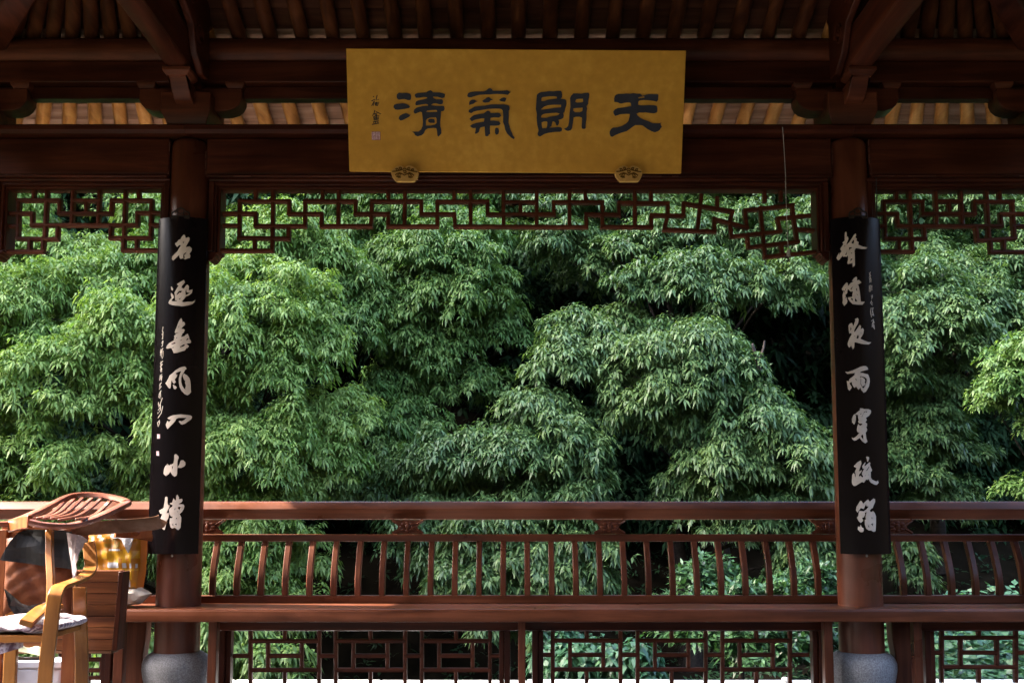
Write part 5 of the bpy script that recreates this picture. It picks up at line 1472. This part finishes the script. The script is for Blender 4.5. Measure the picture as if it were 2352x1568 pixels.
# white plastic tub below the chair with an olive cloth in it
YU0 = 3.98
tx0, tx1 = A8(-320, 1400, YU0).x, A8(830, 1400, YU0).x
ztu = A8(400, 1210, YU0).z
tub = thing("plastic_tub", "white plastic storage tub under the bentwood chair", "tub", ((tx0 + tx1) / 2, YU0 + 0.14, 0))
MB().add([(tx0 + 0.03, YU0 + 0.02, 0.002), (tx1 - 0.03, YU0 + 0.02, 0.002), (tx1 - 0.03, YU0 + 0.09, 0.002), (tx0 + 0.03, YU0 + 0.09, 0.002), (tx0, YU0, ztu - 0.03), (tx1, YU0, ztu - 0.03), (tx1, YU0 + 0.11, ztu - 0.03), (tx0, YU0 + 0.11, ztu - 0.03)], [(3, 2, 1, 0), (0, 1, 5, 4), (1, 2, 6, 5), (2, 3, 7, 6), (3, 0, 4, 7), (4, 5, 6, 7)]).build("tub_body", TUB, tub, bevel=0.012, seg=3)
MB().box(tx0 - 0.012, tx1 + 0.012, YU0 - 0.012, YU0 + 0.115, ztu - 0.029, ztu).build("tub_rim", TUB, tub, bevel=0.006, seg=3)
oc = MB().grid(lambda u, v: (tx0 + 0.02 + (tx1 - tx0 - 0.10) * u, YU0 + 0.0 + 0.10 * v, ztu + 0.003 + 0.045 * math.sin(math.pi * u) * math.sin(math.pi * (0.15 + 0.8 * v)) + 0.012 * math.sin(14 * u + 4 * v) * math.sin(math.pi * v) + 0.012), 26, 10)
tag(oc.build("olive_cloth", MOSS, loc=((tx0 + tx1) / 2, YU0 + 0.05, ztu), smooth=True), "crumpled olive cloth heaped on the white tub", "cloth")

# ------------------------------------------------------------------ vegetation
def leaf_arrays(P, A, k, L, Wd, rng, droop=0.55, spread=0.9, up=0.8, curv=0.25, fold=0.25, tint=None):
    """P: twig tips (N,3), A: twig axes (N,3). returns verts (M*6,3), tint per vert"""
    N = len(P)
    up_v = np.array([0, 0, 1.0])
    ref = np.where(np.abs(A[:, 2:3]) > 0.9, np.array([[1.0, 0, 0]]), np.array([[0, 0, 1.0]]))
    e1 = np.cross(A, ref); e1 /= np.linalg.norm(e1, axis=1, keepdims=True)
    e2 = np.cross(A, e1)
    ph = (np.arange(k)[None, :] * (2 * np.pi / k) + rng.random((N, 1)) * 6.28 + rng.normal(0, 0.25, (N, k)))
    sp = spread * (0.75 + 0.5 * rng.random((N, k)))
    ca, sa = np.cos(sp)[..., None], np.sin(sp)[..., None]
    d = A[:, None, :] * ca + (e1[:, None, :] * np.cos(ph)[..., None] + e2[:, None, :] * np.sin(ph)[..., None]) * sa
    d[..., 2] -= droop * (0.5 + 0.8 * rng.random((N, k)))
    d /= np.linalg.norm(d, axis=2, keepdims=True)
    nr = A[:, None, :] * 0.5 + up_v * up + rng.normal(0, 0.18, (N, k, 3))
    nr = nr - d * np.sum(d * nr, axis=2, keepdims=True)
    nr /= np.linalg.norm(nr, axis=2, keepdims=True) + 1e-9
    sd = np.cross(d, nr)
    Ln = (L * (0.5 + 0.75 * rng.random((N, k))))[..., None]
    Wn = (Wd * (0.75 + 0.5 * rng.random((N, k))))[..., None]
    base = P[:, None, :] + d * 0.012 - A[:, None, :] * (rng.random((N, k, 1)) * L * 0.5)
    drop = np.zeros(3); drop[2] = -1

    def along(t): return base + d * Ln * t + drop * (curv * Ln * t * t)
    p0 = along(0.0); p1 = along(0.45); p3 = along(1.0)
    md = nr * Wn * fold * 0.4
    V = np.stack([p0, p1 + sd * Wn * 0.55 - md, p1 - sd * Wn * 0.55 - md, p3], axis=2)
    tt = (tint[:, None] if tint is not None else rng.random((N, 1))) + rng.normal(0, 0.20, (N, k))
    tt = np.clip(tt, 0, 1)
    return V.reshape(-1, 3), np.repeat(tt.reshape(-1), 4)


def leaf_mesh(name, V, T, mat, parent=None, loc=None):
    o_ = np.array(origin(parent) if parent is not None else Vector(loc or (0, 0, 0)))
    nl = len(V) // 4
    me = bpy.data.meshes.new(name)
    me.vertices.add(len(V)); me.vertices.foreach_set("co", (V - o_).astype(np.float32).ravel())
    pat = np.array([0, 2, 1, 1, 2, 3])
    loops = (np.arange(nl)[:, None] * 4 + pat[None, :]).ravel()
    me.loops.add(nl * 6); me.loops.foreach_set("vertex_index", loops.astype(np.int32))
    me.polygons.add(nl * 2)
    starts = (np.arange(nl)[:, None] * 6 + np.array([0, 3])[None, :]).ravel()
    me.polygons.foreach_set("loop_start", starts.astype(np.int32))
    me.polygons.foreach_set("use_smooth", np.ones(nl * 2, dtype=bool))
    at_ = me.attributes.new("tint", 'FLOAT', 'POINT')
    at_.data.foreach_set("value", T.astype(np.float32))
    me.update(calc_edges=True)
    me.validate()
    me.materials.append(mat)
    o = bpy.data.objects.new(name, me)
    COL.objects.link(o)
    if parent is not None: o.parent = parent
    else: o.location = tuple(o_)
    return o


def lobe_twigs(lobes, spacing, rng, dens=1.0, bough=0.40):
    """each lobe is broken into drooping boughs (flat caps); twigs sit on the caps' upper and outer side"""
    Ps, As, Ts = [], [], []
    for (c, r) in lobes:
        c = np.array(c); r = np.array(r)
        R = float((r[0] * r[2]) ** 0.5)
        m = max(9, int(20 + 14 * (R - 0.4)))
        d = rng.normal(size=(m * 3, 3)); d /= np.linalg.norm(d, axis=1, keepdims=True)
        d = d[(d[:, 1] < 0.25) & (d[:, 2] > -0.75)][:m]
        lt = 0.08 * rng.normal()
        for q in d:
            bc = c + q * r * (0.50 + 0.56 * rng.random())
            br = np.array([bough * (0.6 + 0.85 * rng.random()), bough * (0.7 + 0.5 * rng.random()), bough * (0.6 + 0.8 * rng.random())]) * (0.35 + 0.65 * R / 0.55) * 0.47
            n = int(2 * np.pi * ((br[0] * br[1]) + br[0] * br[2] * 0.9) / spacing ** 2 * 0.95 * dens) + 4
            e = rng.normal(size=(n, 3)); e /= np.linalg.norm(e, axis=1, keepdims=True)
            e[:, 2] = np.where((e[:, 2] < -0.25), -e[:, 2] * 0.8, e[:, 2])
            lump = 1.0 + 0.16 * np.sin(e[:, 0] * 7 + bc[0] * 9) * np.sin(e[:, 2] * 6 + bc[2] * 7) + rng.normal(0, 0.13, n) + 0.35 * (rng.random(n) < 0.05)
            e = e[e[:, 1] < 0.65]; n = len(e); lump = lump[:n]
            ins = rng.random(n) < 0.12
            lump = np.where(ins, lump * (0.45 + 0.4 * rng.random(n)), lump)
            p = bc + e * br * lump[:, None]
            # boughs sag outward
            p[:, 2] -= 0.12 * ((p[:, 0] - bc[0]) ** 2 + (p[:, 1] - bc[1]) ** 2) / br[0]
            a = e * 0.75 + q * 0.25 + rng.normal(0, 0.22, (n, 3)); a[:, 2] += 0.45
            a /= np.linalg.norm(a, axis=1, keepdims=True)
            Ps.append(p); As.append(a)
            Ts.append(np.clip(0.42 + lt + 0.12 * rng.normal() + 0.20 * rng.normal(size=n), 0, 1))
    return np.concatenate(Ps), np.concatenate(As), np.concatenate(Ts)


def pix_lobe(px, py, Y, rx, rz, ry=None):
    c = at(px, py, Y)
    s = Y / FOC
    return ((c.x, Y, c.z), (rx * s, (ry if ry else (rx + rz) / 2) * s * 0.85, rz * s))


NLEAF = [0]


def tree(label, root_xy, lobes, mat, seed, spacing=0.088, L=0.085, Wd=0.024, k=8, name="broadleaf_tree", extra=(), trunk_r=0.09, group="trees on the slope behind the pavilion", bare=(), droop=0.30, cat="tree", spread=1.15, curv=0.62, bough=0.40, dens=1.0, canopy=()):
    rng = np.random.default_rng(seed)
    x0, y0 = root_xy
    z0 = terrain_h(x0, y0) - 0.05
    t = thing(name, label, cat, (x0, y0, z0), group)
    lb = [pix_lobe(*q) for q in lobes] + list(extra)
    nvis = len(lb)
    P, A, T = lobe_twigs(lb, spacing, rng, dens=dens, bough=bough)
    fill = []
    for i in range(len(lobes)):
        for j in range(i + 1, len(lobes)):
            a_, b_ = lb[i], lb[j]
            dd_ = math.dist(a_[0], b_[0]); rs = a_[1][0] + b_[1][0]
            if 0.75 * rs < dd_ < 1.25 * rs:
                fill.append((tuple((a_[0][q] + b_[0][q]) / 2 + (0.22 if q == 1 else -0.05 if q == 2 else 0) for q in range(3)), tuple(0.36 * (a_[1][q] + b_[1][q]) for q in range(3))))
    if fill:
        rng.shuffle(fill)
        P2, A2, T2 = lobe_twigs([(tuple(f[0]), tuple(f[1])) for f in fill[:13]], spacing * 1.1, rng, dens=dens * 0.7, bough=bough)
        P, A, T = np.concatenate([P, P2]), np.concatenate([A, A2]), np.concatenate([T, T2])
    if canopy:
        P2, A2, T2 = lobe_twigs([((q[0], q[1], q[2]), (q[3], q[3] * 0.8, q[3] * 0.7)) for q in canopy], spacing * 1.5, rng, dens=dens, bough=bough)
        P, A, T = np.concatenate([P, P2]), np.concatenate([A, A2]), np.concatenate([T, T2])
    V, Tt = leaf_arrays(P, A, k, L, Wd, rng, tint=T, droop=droop, spread=spread, curv=curv)
    NLEAF[0] += len(V) // 4
    leaf_mesh("crown", V, Tt, mat, t)
    # trunk to the mean of the upper lobes; a limb to each lobe
    cs_ = np.array([q[0] for q in lb])
    top = cs_[np.argsort(cs_[:, 2])[-max(1, len(cs_) // 3):]].mean(axis=0)
    rg = random.Random(seed)
    tp = []
    for i in range(7):
        u = i / 6
        tp.append((x0 + (top[0] - x0) * u ** 1.3 + 0.07 * math.sin(3 * u + seed) * u, y0 + (top[1] + 0.25 - y0) * u, z0 + (top[2] - z0) * u))
    MB().tube(tp, [trunk_r * (1 - 0.75 * i / 6) for i in range(7)], 9).build("trunk", BARK, t, smooth=True)
    for i, q in enumerate(lb[:nvis]):
        c = Vector(q[0])
        u = max(0.08, min(0.92, (c.z - z0) / max(0.3, top[2] - z0) * 0.62))
        f = u * 6; i0 = min(5, int(f)); fr = f - i0
        s_ = Vector(tp[i0]).lerp(Vector(tp[i0 + 1]), fr)
        mid_ = s_.lerp(c, 0.5) + Vector((rg.uniform(-.1, .1), rg.uniform(0, .15), rg.uniform(-.02, .14)))
        rb = trunk_r * 0.36 * (1 - 0.6 * u)
        br = MB().tube(smooth_path([s_, mid_, c], 4), [rb * (1 - 0.8 * j / 8) for j in range(9)], 6)
        # twigs inside the lobe
        for w_ in range(5):
            dd = Vector((rg.gauss(0, 1), rg.gauss(-0.5, 1), rg.gauss(0.2, 0.8))).normalized()
            e_ = c + Vector((dd.x * q[1][0], dd.y * q[1][1], dd.z * q[1][2])) * 0.9
            br.tube([mid_.lerp(c, 0.6), c.lerp(e_, 0.45) + Vector((0, 0, 0.03)), e_], [rb * 0.4, rb * 0.25, rb * 0.1], 4)
        br.build("branch", BARK, t, smooth=True)
    return t


tree("big light green tree filling the view left of and behind the left couplet column", (-2.9, 9.4),
     [(570, 560, 9.6, 105, 60), (670, 540, 9.8, 95, 60), (740, 610, 9.8, 75, 60), (120, 610, 9.4, 120, 70), (330, 610, 9.2, 60, 80), (340, 500, 9.8, 60, 70), (30, 510, 10.0, 80, 70), (60, 740, 8.7, 170, 120), (250, 700, 9.1, 130, 110), (300, 820, 8.6, 150, 130), (600, 680, 9.0, 150, 90), (510, 780, 8.7, 160, 120), (690, 770, 9.0, 85, 100), (640, 880, 8.9, 140, 110), (770, 960, 9.2, 90, 70), (130, 900, 8.4, 190, 130), (340, 960, 8.5, 150, 130), (80, 1060, 8.4, 160, 110), (560, 1030, 8.7, 150, 110), (720, 1060, 9.0, 90, 60), (600, 1200, 8.8, 120, 90), (540, 1320, 8.6, 110, 90), (500, 1180, 8.9, 90, 70), (690, 1280, 9.1, 80, 70), (430, 1260, 8.8, 80, 80), (620, 1400, 8.7, 110, 60), (60, 1280, 8.4, 110, 130), (300, 1220, 8.7, 110, 90), (400, 1090, 8.6, 110, 90), (540, 620, 9.4, 90, 60), (-120, 800, 8.8, 160, 150), (-120, 1050, 8.6, 150, 140), (20, 560, 9.6, 110, 60), (660, 1130, 9.0, 80, 60)],
     LF_LIGHT, 11, L=0.064, Wd=0.0185, spacing=0.080, canopy=[(-5.2, 10.6, 3.4, 0.9), (-4.0, 10.8, 3.6, 0.9), (-2.8, 10.9, 3.6, 0.9), (-4.6, 10.4, 4.4, 0.8), (-3.4, 10.8, 4.8, 0.8), (-5.8, 10.2, 4.2, 0.9)])
tree("mid green tree with a rounded crown under the gilded sign board", (-0.7, 11.3),
     [(780, 560, 10.8, 100, 65), (870, 530, 10.8, 100, 60), (990, 515, 10.8, 110, 50), (1085, 545, 10.7, 85, 60), (900, 470, 11.0, 190, 65), (1050, 480, 11.0, 110, 65), (740, 480, 11.2, 110, 60), (1000, 590, 10.3, 130, 85), (1095, 640, 10.3, 80, 110), (900, 600, 10.4, 100, 70), (1000, 700, 10.3, 130, 80), (800, 690, 10.0, 95, 80), (790, 760, 9.9, 90, 60), (900, 760, 10.2, 90, 60), (1010, 810, 10.4, 105, 65), (1080, 880, 10.5, 80, 50), (940, 880, 10.6, 90, 60), (1150, 760, 10.6, 60, 70), (880, 960, 10.1, 90, 60), (850, 1060, 9.9, 80, 60), (960, 970, 10.3, 70, 50), (800, 1130, 9.9, 60, 50)],
     LF_MID, 12, L=0.068, Wd=0.0195, spacing=0.084, canopy=[(-1.6, 11.8, 3.8, 0.8), (-0.4, 11.8, 4.0, 0.8), (-2.0, 11.4, 5.2, 0.8), (-0.6, 11.6, 5.4, 0.8)])
tree("glossy darker tree right of the middle with drooping boughs in front of the right column", (2.3, 10.6),
     [(1250, 480, 11.0, 120, 50), (1420, 470, 11.0, 150, 55), (1290, 570, 10.8, 110, 60), (1450, 590, 10.5, 120, 55), (1570, 560, 10.6, 110, 70), (1720, 540, 10.7, 110, 80), (1500, 670, 10.0, 95, 50), (1620, 660, 9.9, 120, 80), (1770, 660, 10.0, 110, 90), (1850, 560, 10.4, 80, 90), (1335, 760, 9.8, 75, 45), (1310, 840, 9.6, 95, 65), (1420, 830, 9.6, 90, 55), (1560, 810, 9.4, 130, 60), (1520, 890, 9.4, 140, 80), (1660, 880, 9.5, 100, 100), (1730, 980, 9.4, 110, 90), (1810, 1060, 9.3, 95, 100), (1660, 1060, 9.4, 95, 80), (1580, 960, 9.6, 90, 60), (1440, 960, 9.7, 90, 50)],
     LF_BLUE, 13, L=0.074, Wd=0.0225, k=7, spread=1.0, droop=0.45, spacing=0.085, canopy=[(0.8, 11.8, 3.8, 0.8), (2.0, 11.4, 4.0, 0.8), (3.2, 11.2, 3.6, 0.8), (0.8, 11.6, 5.2, 0.8), (2.0, 11.5, 5.3, 0.9), (3.2, 11.4, 5.0, 0.8)])
tree("low rounded dark green tree in the middle, reaching down behind the bench rails", (0.3, 9.7),
     [(1230, 950, 9.5, 100, 50), (1280, 1020, 9.3, 105, 75), (1190, 1060, 9.3, 110, 75), (1060, 1050, 9.4, 110, 70), (970, 1080, 9.5, 80, 55), (1320, 1110, 9.3, 75, 60), (1310, 1260, 9.2, 105, 90), (1180, 1180, 9.3, 110, 75), (1090, 1230, 9.2, 100, 80), (1350, 1330, 9.2, 65, 60), (960, 1210, 9.3, 90, 60), (1250, 1360, 9.0, 90, 60), (1080, 1340, 9.0, 90, 50), (1190, 1300, 9.1, 90, 60), (1000, 1290, 9.3, 70, 50), (1290, 1440, 8.9, 70, 60), (1120, 1420, 8.9, 80, 50), (920, 1130, 9.6, 70, 40)],
     LF_BLUE, 14, L=0.072, Wd=0.022, k=7, spread=1.0, droop=0.45, spacing=0.085)
tree("small drooping tree low behind the bench rail beside the right column", (1.75, 9.9),
     [(1640, 1190, 9.5, 110, 55), (1770, 1180, 9.5, 110, 60), (1850, 1270, 9.4, 60, 90), (1570, 1130, 9.6, 70, 40), (1860, 1150, 9.5, 60, 60)],
     LF_BLUE, 15, L=0.074, Wd=0.0225, k=7, spread=1.0, droop=0.5, spacing=0.085, trunk_r=0.13)
tree("blue-green tree to the right of the right couplet column", (4.6, 10.8),
     [(2090, 690, 10.0, 110, 90), (2210, 640, 10.4, 120, 80), (2140, 770, 9.8, 130, 70), (2060, 850, 10.0, 80, 70), (2260, 730, 10.1, 105, 75), (2170, 880, 10.3, 100, 50), (2120, 980, 10.3, 90, 60), (2190, 1040, 10.4, 80, 45), (2070, 1080, 10.2, 90, 60), (2230, 490, 11.0, 150, 55), (2080, 490, 11.0, 110, 55), (2340, 620, 10.6, 90, 80), (2160, 1150, 10.3, 90, 50), (2090, 1290, 10.0, 40, 60), (1950, 640, 10.4, 90, 90), (2440, 700, 10.4, 100, 100)],
     LF_BLUE, 16, L=0.07, Wd=0.022, k=8, spread=1.0, droop=0.3, spacing=0.086, canopy=[(4.4, 11.5, 3.7, 0.9), (5.6, 11.6, 3.7, 0.9), (6.6, 11.2, 3.5, 0.9), (4.6, 11.5, 5.0, 0.9), (6.0, 11.4, 4.8, 0.9)])
tree("small bright yellow-green tree at the right edge above the bench rail", (5.5, 9.9),
     [(2310, 850, 9.2, 60, 45), (2345, 900, 9.0, 80, 50), (2400, 820, 9.0, 80, 70), (2275, 920, 9.3, 35, 25), (2350, 1130, 9.2, 45, 30), (2430, 1000, 9.1, 60, 60)],
     LF_YEL, 17, L=0.06, Wd=0.024, k=7, spread=1.0, spacing=0.085, trunk_r=0.06)

# deep background trees on the slope
rngb = random.Random(5)
bgs = [(-8.5, 14.0, "far left"), (-5.6, 13.2, ""), (-3.0, 14.2, ""), (-0.6, 13.4, ""), (1.6, 14.4, ""), (3.8, 13.3, ""), (6.2, 14.2, ""), (8.6, 13.6, "")]
bg_lab = ["dark background tree deep in the shade beyond the left picture edge", "dark background tree in the shade behind the left bay's fretwork", "dark background tree in the shade behind the left couplet column", "dark background tree in the shade behind the mid green rounded crown",
          "dark background tree in the gap under the sign board's right half", "dark background tree in the shade behind the sagging fretwork end", "dark background tree in the shade behind the right bay's fretwork", "dark background tree deep in the shade beyond the right picture edge"]
for i, (x, y, _) in enumerate(bgs):
    ex = []
    zb0 = terrain_h(x, y)
    for q in range(15):
        ex.append(((x + rngb.uniform(-1.5, 1.5), y + rngb.uniform(-0.9, 0.7), zb0 + rngb.uniform(-0.6, 4.6)), (rngb.uniform(0.7, 1.1), rngb.uniform(0.6, 0.9), rngb.uniform(0.55, 0.8))))
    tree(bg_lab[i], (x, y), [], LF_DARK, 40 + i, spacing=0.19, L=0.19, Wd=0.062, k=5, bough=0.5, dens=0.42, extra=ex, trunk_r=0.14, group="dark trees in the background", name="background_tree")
tree("treetop with sunlight painted as yellow-green leaves behind the sagging end of the fretwork", (3.1, 12.6),
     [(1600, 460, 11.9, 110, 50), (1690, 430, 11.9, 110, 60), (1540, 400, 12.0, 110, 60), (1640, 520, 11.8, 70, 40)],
     LF_YEL, 18, L=0.095, Wd=0.03, k=7, spread=1.0)  # yellower leaf colour stands in for sun on this treetop
for i_, (x, y, lb_) in enumerate(((-7.0, 17.0, "tall dark tree high on the slope over the left bay's fretwork"), (-2.0, 17.5, "tall dark tree high on the slope behind the fretwork beneath the signature"), (2.6, 17.2, "tall dark tree high on the slope behind the sign's last character"), (7.4, 17.0, "tall dark tree high on the slope over the right bay's fretwork"))):
    zb0 = terrain_h(x, y)
    ex = [((x + rngb.uniform(-2.6, 2.6), y + rngb.uniform(-1.2, 0.8), zb0 + rngb.uniform(0.2, 5.5)), (rngb.uniform(0.9, 1.4), rngb.uniform(0.7, 1.0), rngb.uniform(0.7, 1.0))) for q in range(14)]
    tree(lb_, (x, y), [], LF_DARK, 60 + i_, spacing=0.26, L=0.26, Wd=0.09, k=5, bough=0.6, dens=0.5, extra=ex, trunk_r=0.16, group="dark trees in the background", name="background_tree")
for i_, (px, lb_) in enumerate(((150, "dark shrub in the shade behind the overturned slatted chair"), (620, "dark shrub in the shade just right of the left couplet column"), (900, "dark shrub in the gap between the light tree and the low rounded tree"), (1450, "dark shrub in the gap left of the small drooping tree"), (1800, "dark shrub in the deep gap left of the right couplet column"), (2150, "dark shrub in the shade behind the right bay's bench rail"), (2330, "dark shrub under the yellow-green tree at the right edge"))):
    q = [(px + dx, py, 11.3 + 0.4 * rngb.random(), 110, 75) for dx, py in ((-100, 1120), (60, 1080), (-30, 990), (110, 1150), (-110, 1010), (20, 1190))]
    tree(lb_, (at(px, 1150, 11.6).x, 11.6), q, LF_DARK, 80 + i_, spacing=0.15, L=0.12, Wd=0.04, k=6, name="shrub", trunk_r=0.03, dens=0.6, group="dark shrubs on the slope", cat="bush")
# understorey bushes at the foot of the slope
bush = [(1620, 1330, 7.9, 60, 45), (1700, 1400, 7.6, 80, 60), (1800, 1420, 7.5, 80, 60), (1640, 1450, 7.2, 80, 50), (1760, 1490, 7.0, 90, 50), (1860, 1360, 7.8, 70, 50), (1560, 1420, 7.5, 60, 50), (1850, 1480, 7.1, 60, 50)]
tree("waxy-leaved bush at the foot of the slope behind the right half of the bench", (1.7, 7.6), bush, LF_BUSH, 71, spacing=0.10, L=0.08, Wd=0.024, k=8, name="shrub", trunk_r=0.03, group="bushes at the foot of the slope", droop=0.0, curv=0.15, cat="bush")
bush = [(570, 1480, 8.0, 90, 60), (640, 1520, 7.8, 70, 40), (480, 1490, 7.9, 70, 70)]
tree("leafy bush behind the left half of the under-bench lattice", (-1.3, 8.0), bush, LF_MID, 72, spacing=0.095, L=0.085, Wd=0.024, k=7, name="shrub", trunk_r=0.03, group="bushes at the foot of the slope", cat="bush", droop=0.4)
bush = [(1270, 1470, 7.3, 50, 60), (1330, 1520, 7.0, 70, 40), (1440, 1530, 6.9, 70, 36)]
tree("low bush behind the lattice just right of the bench's middle post", (0.6, 7.2), bush, LF_IVY, 73, spacing=0.095, L=0.08, Wd=0.034, k=6, name="shrub", trunk_r=0.025, group="bushes at the foot of the slope", cat="bush", droop=0.3)
bush = [(280, 1480, 7.2, 90, 80), (150, 1440, 7.4, 110, 80), (0, 1440, 7.4, 110, 80)]
tree("leafy bush behind the box and the left bay of the bench", (-3.4, 7.4), bush, LF_LIGHT, 74, spacing=0.095, L=0.085, Wd=0.024, k=7, name="shrub", trunk_r=0.03, group="bushes at the foot of the slope", cat="bush", droop=0.4)

# broad-leaved creeper over the bank at the right, leaf litter cover on the rest
rng = np.random.default_rng(91)
n = 10000
X = rng.uniform(0.6, 6.5, n); Yv = rng.uniform(5.53, 6.8, n)
dens = (X > 2.4) | (rng.random(n) < 0.35)
X, Yv = X[dens], Yv[dens]
Zv = np.array([terrain_h(a, b) for a, b in zip(X, Yv)]) + rng.uniform(0.03, 0.20, len(X)) + np.clip((X - 2.2) * 0.3, 0, 0.30) * rng.random(len(X)) * np.clip((Yv - 5.5), 0, 1)
A = np.stack([rng.normal(0, 0.35, len(X)), -0.5 + rng.normal(0, 0.3, len(X)), np.ones(len(X))], axis=1); A /= np.linalg.norm(A, axis=1, keepdims=True)
V, T = leaf_arrays(np.stack([X, Yv, Zv], 1), A, 3, 0.058, 0.048, rng, droop=0.15, spread=1.1, up=0.9)
tag(leaf_mesh("creeper_cover", V, T, LF_IVY), "broad-leaved green creeper covering the bank", None, kind='stuff')
n = 10000
X = rng.uniform(-10, 10, n); Yv = 5.56 + 11.5 * rng.random(n) ** 1.5
Zv = np.array([terrain_h(a, b) for a, b in zip(X, Yv)]) + rng.uniform(0.0, 0.22, n)
A = np.stack([rng.normal(0, 0.5, n), -0.4 + rng.normal(0, 0.4, n), np.ones(n)], axis=1); A /= np.linalg.norm(A, axis=1, keepdims=True)
V, T = leaf_arrays(np.stack([X, Yv, Zv], 1), A, 6, 0.085, 0.026, rng, droop=0.12, spread=1.05, curv=0.35)
tag(leaf_mesh("undergrowth", V, T, LF_DARK), "dark undergrowth on the slope", None, kind='stuff')

# a broken dead stub and bare twigs showing in the gaps
zst = crop(0, 0, 1.7415)
sp_ = [at(1722, 840, 9.2), at(1716, 800, 9.2), at(1742, 795, 9.2), at(1755, 780, 9.2)]
st_ = thing("dead_branch", "pale broken branch stub poking out of the glossy tree", "branch", sp_[0])
MB().tube(smooth_path([at(1745, 850, 9.25), at(1735, 815, 9.2), at(1728, 790, 9.15)], 4), [0.020, 0.020, 0.019, 0.018, 0.017, 0.016, 0.015, 0.014, 0.010], 7).build("stub", DEADW, st_, smooth=True)
MB().tube(smooth_path([at(1740, 830, 9.2), at(1752, 805, 9.15), at(1756, 782, 9.12)], 4), [0.012, 0.012, 0.011, 0.011, 0.010, 0.010, 0.009, 0.008, 0.006], 7).build("stub", DEADW, st_, smooth=True)
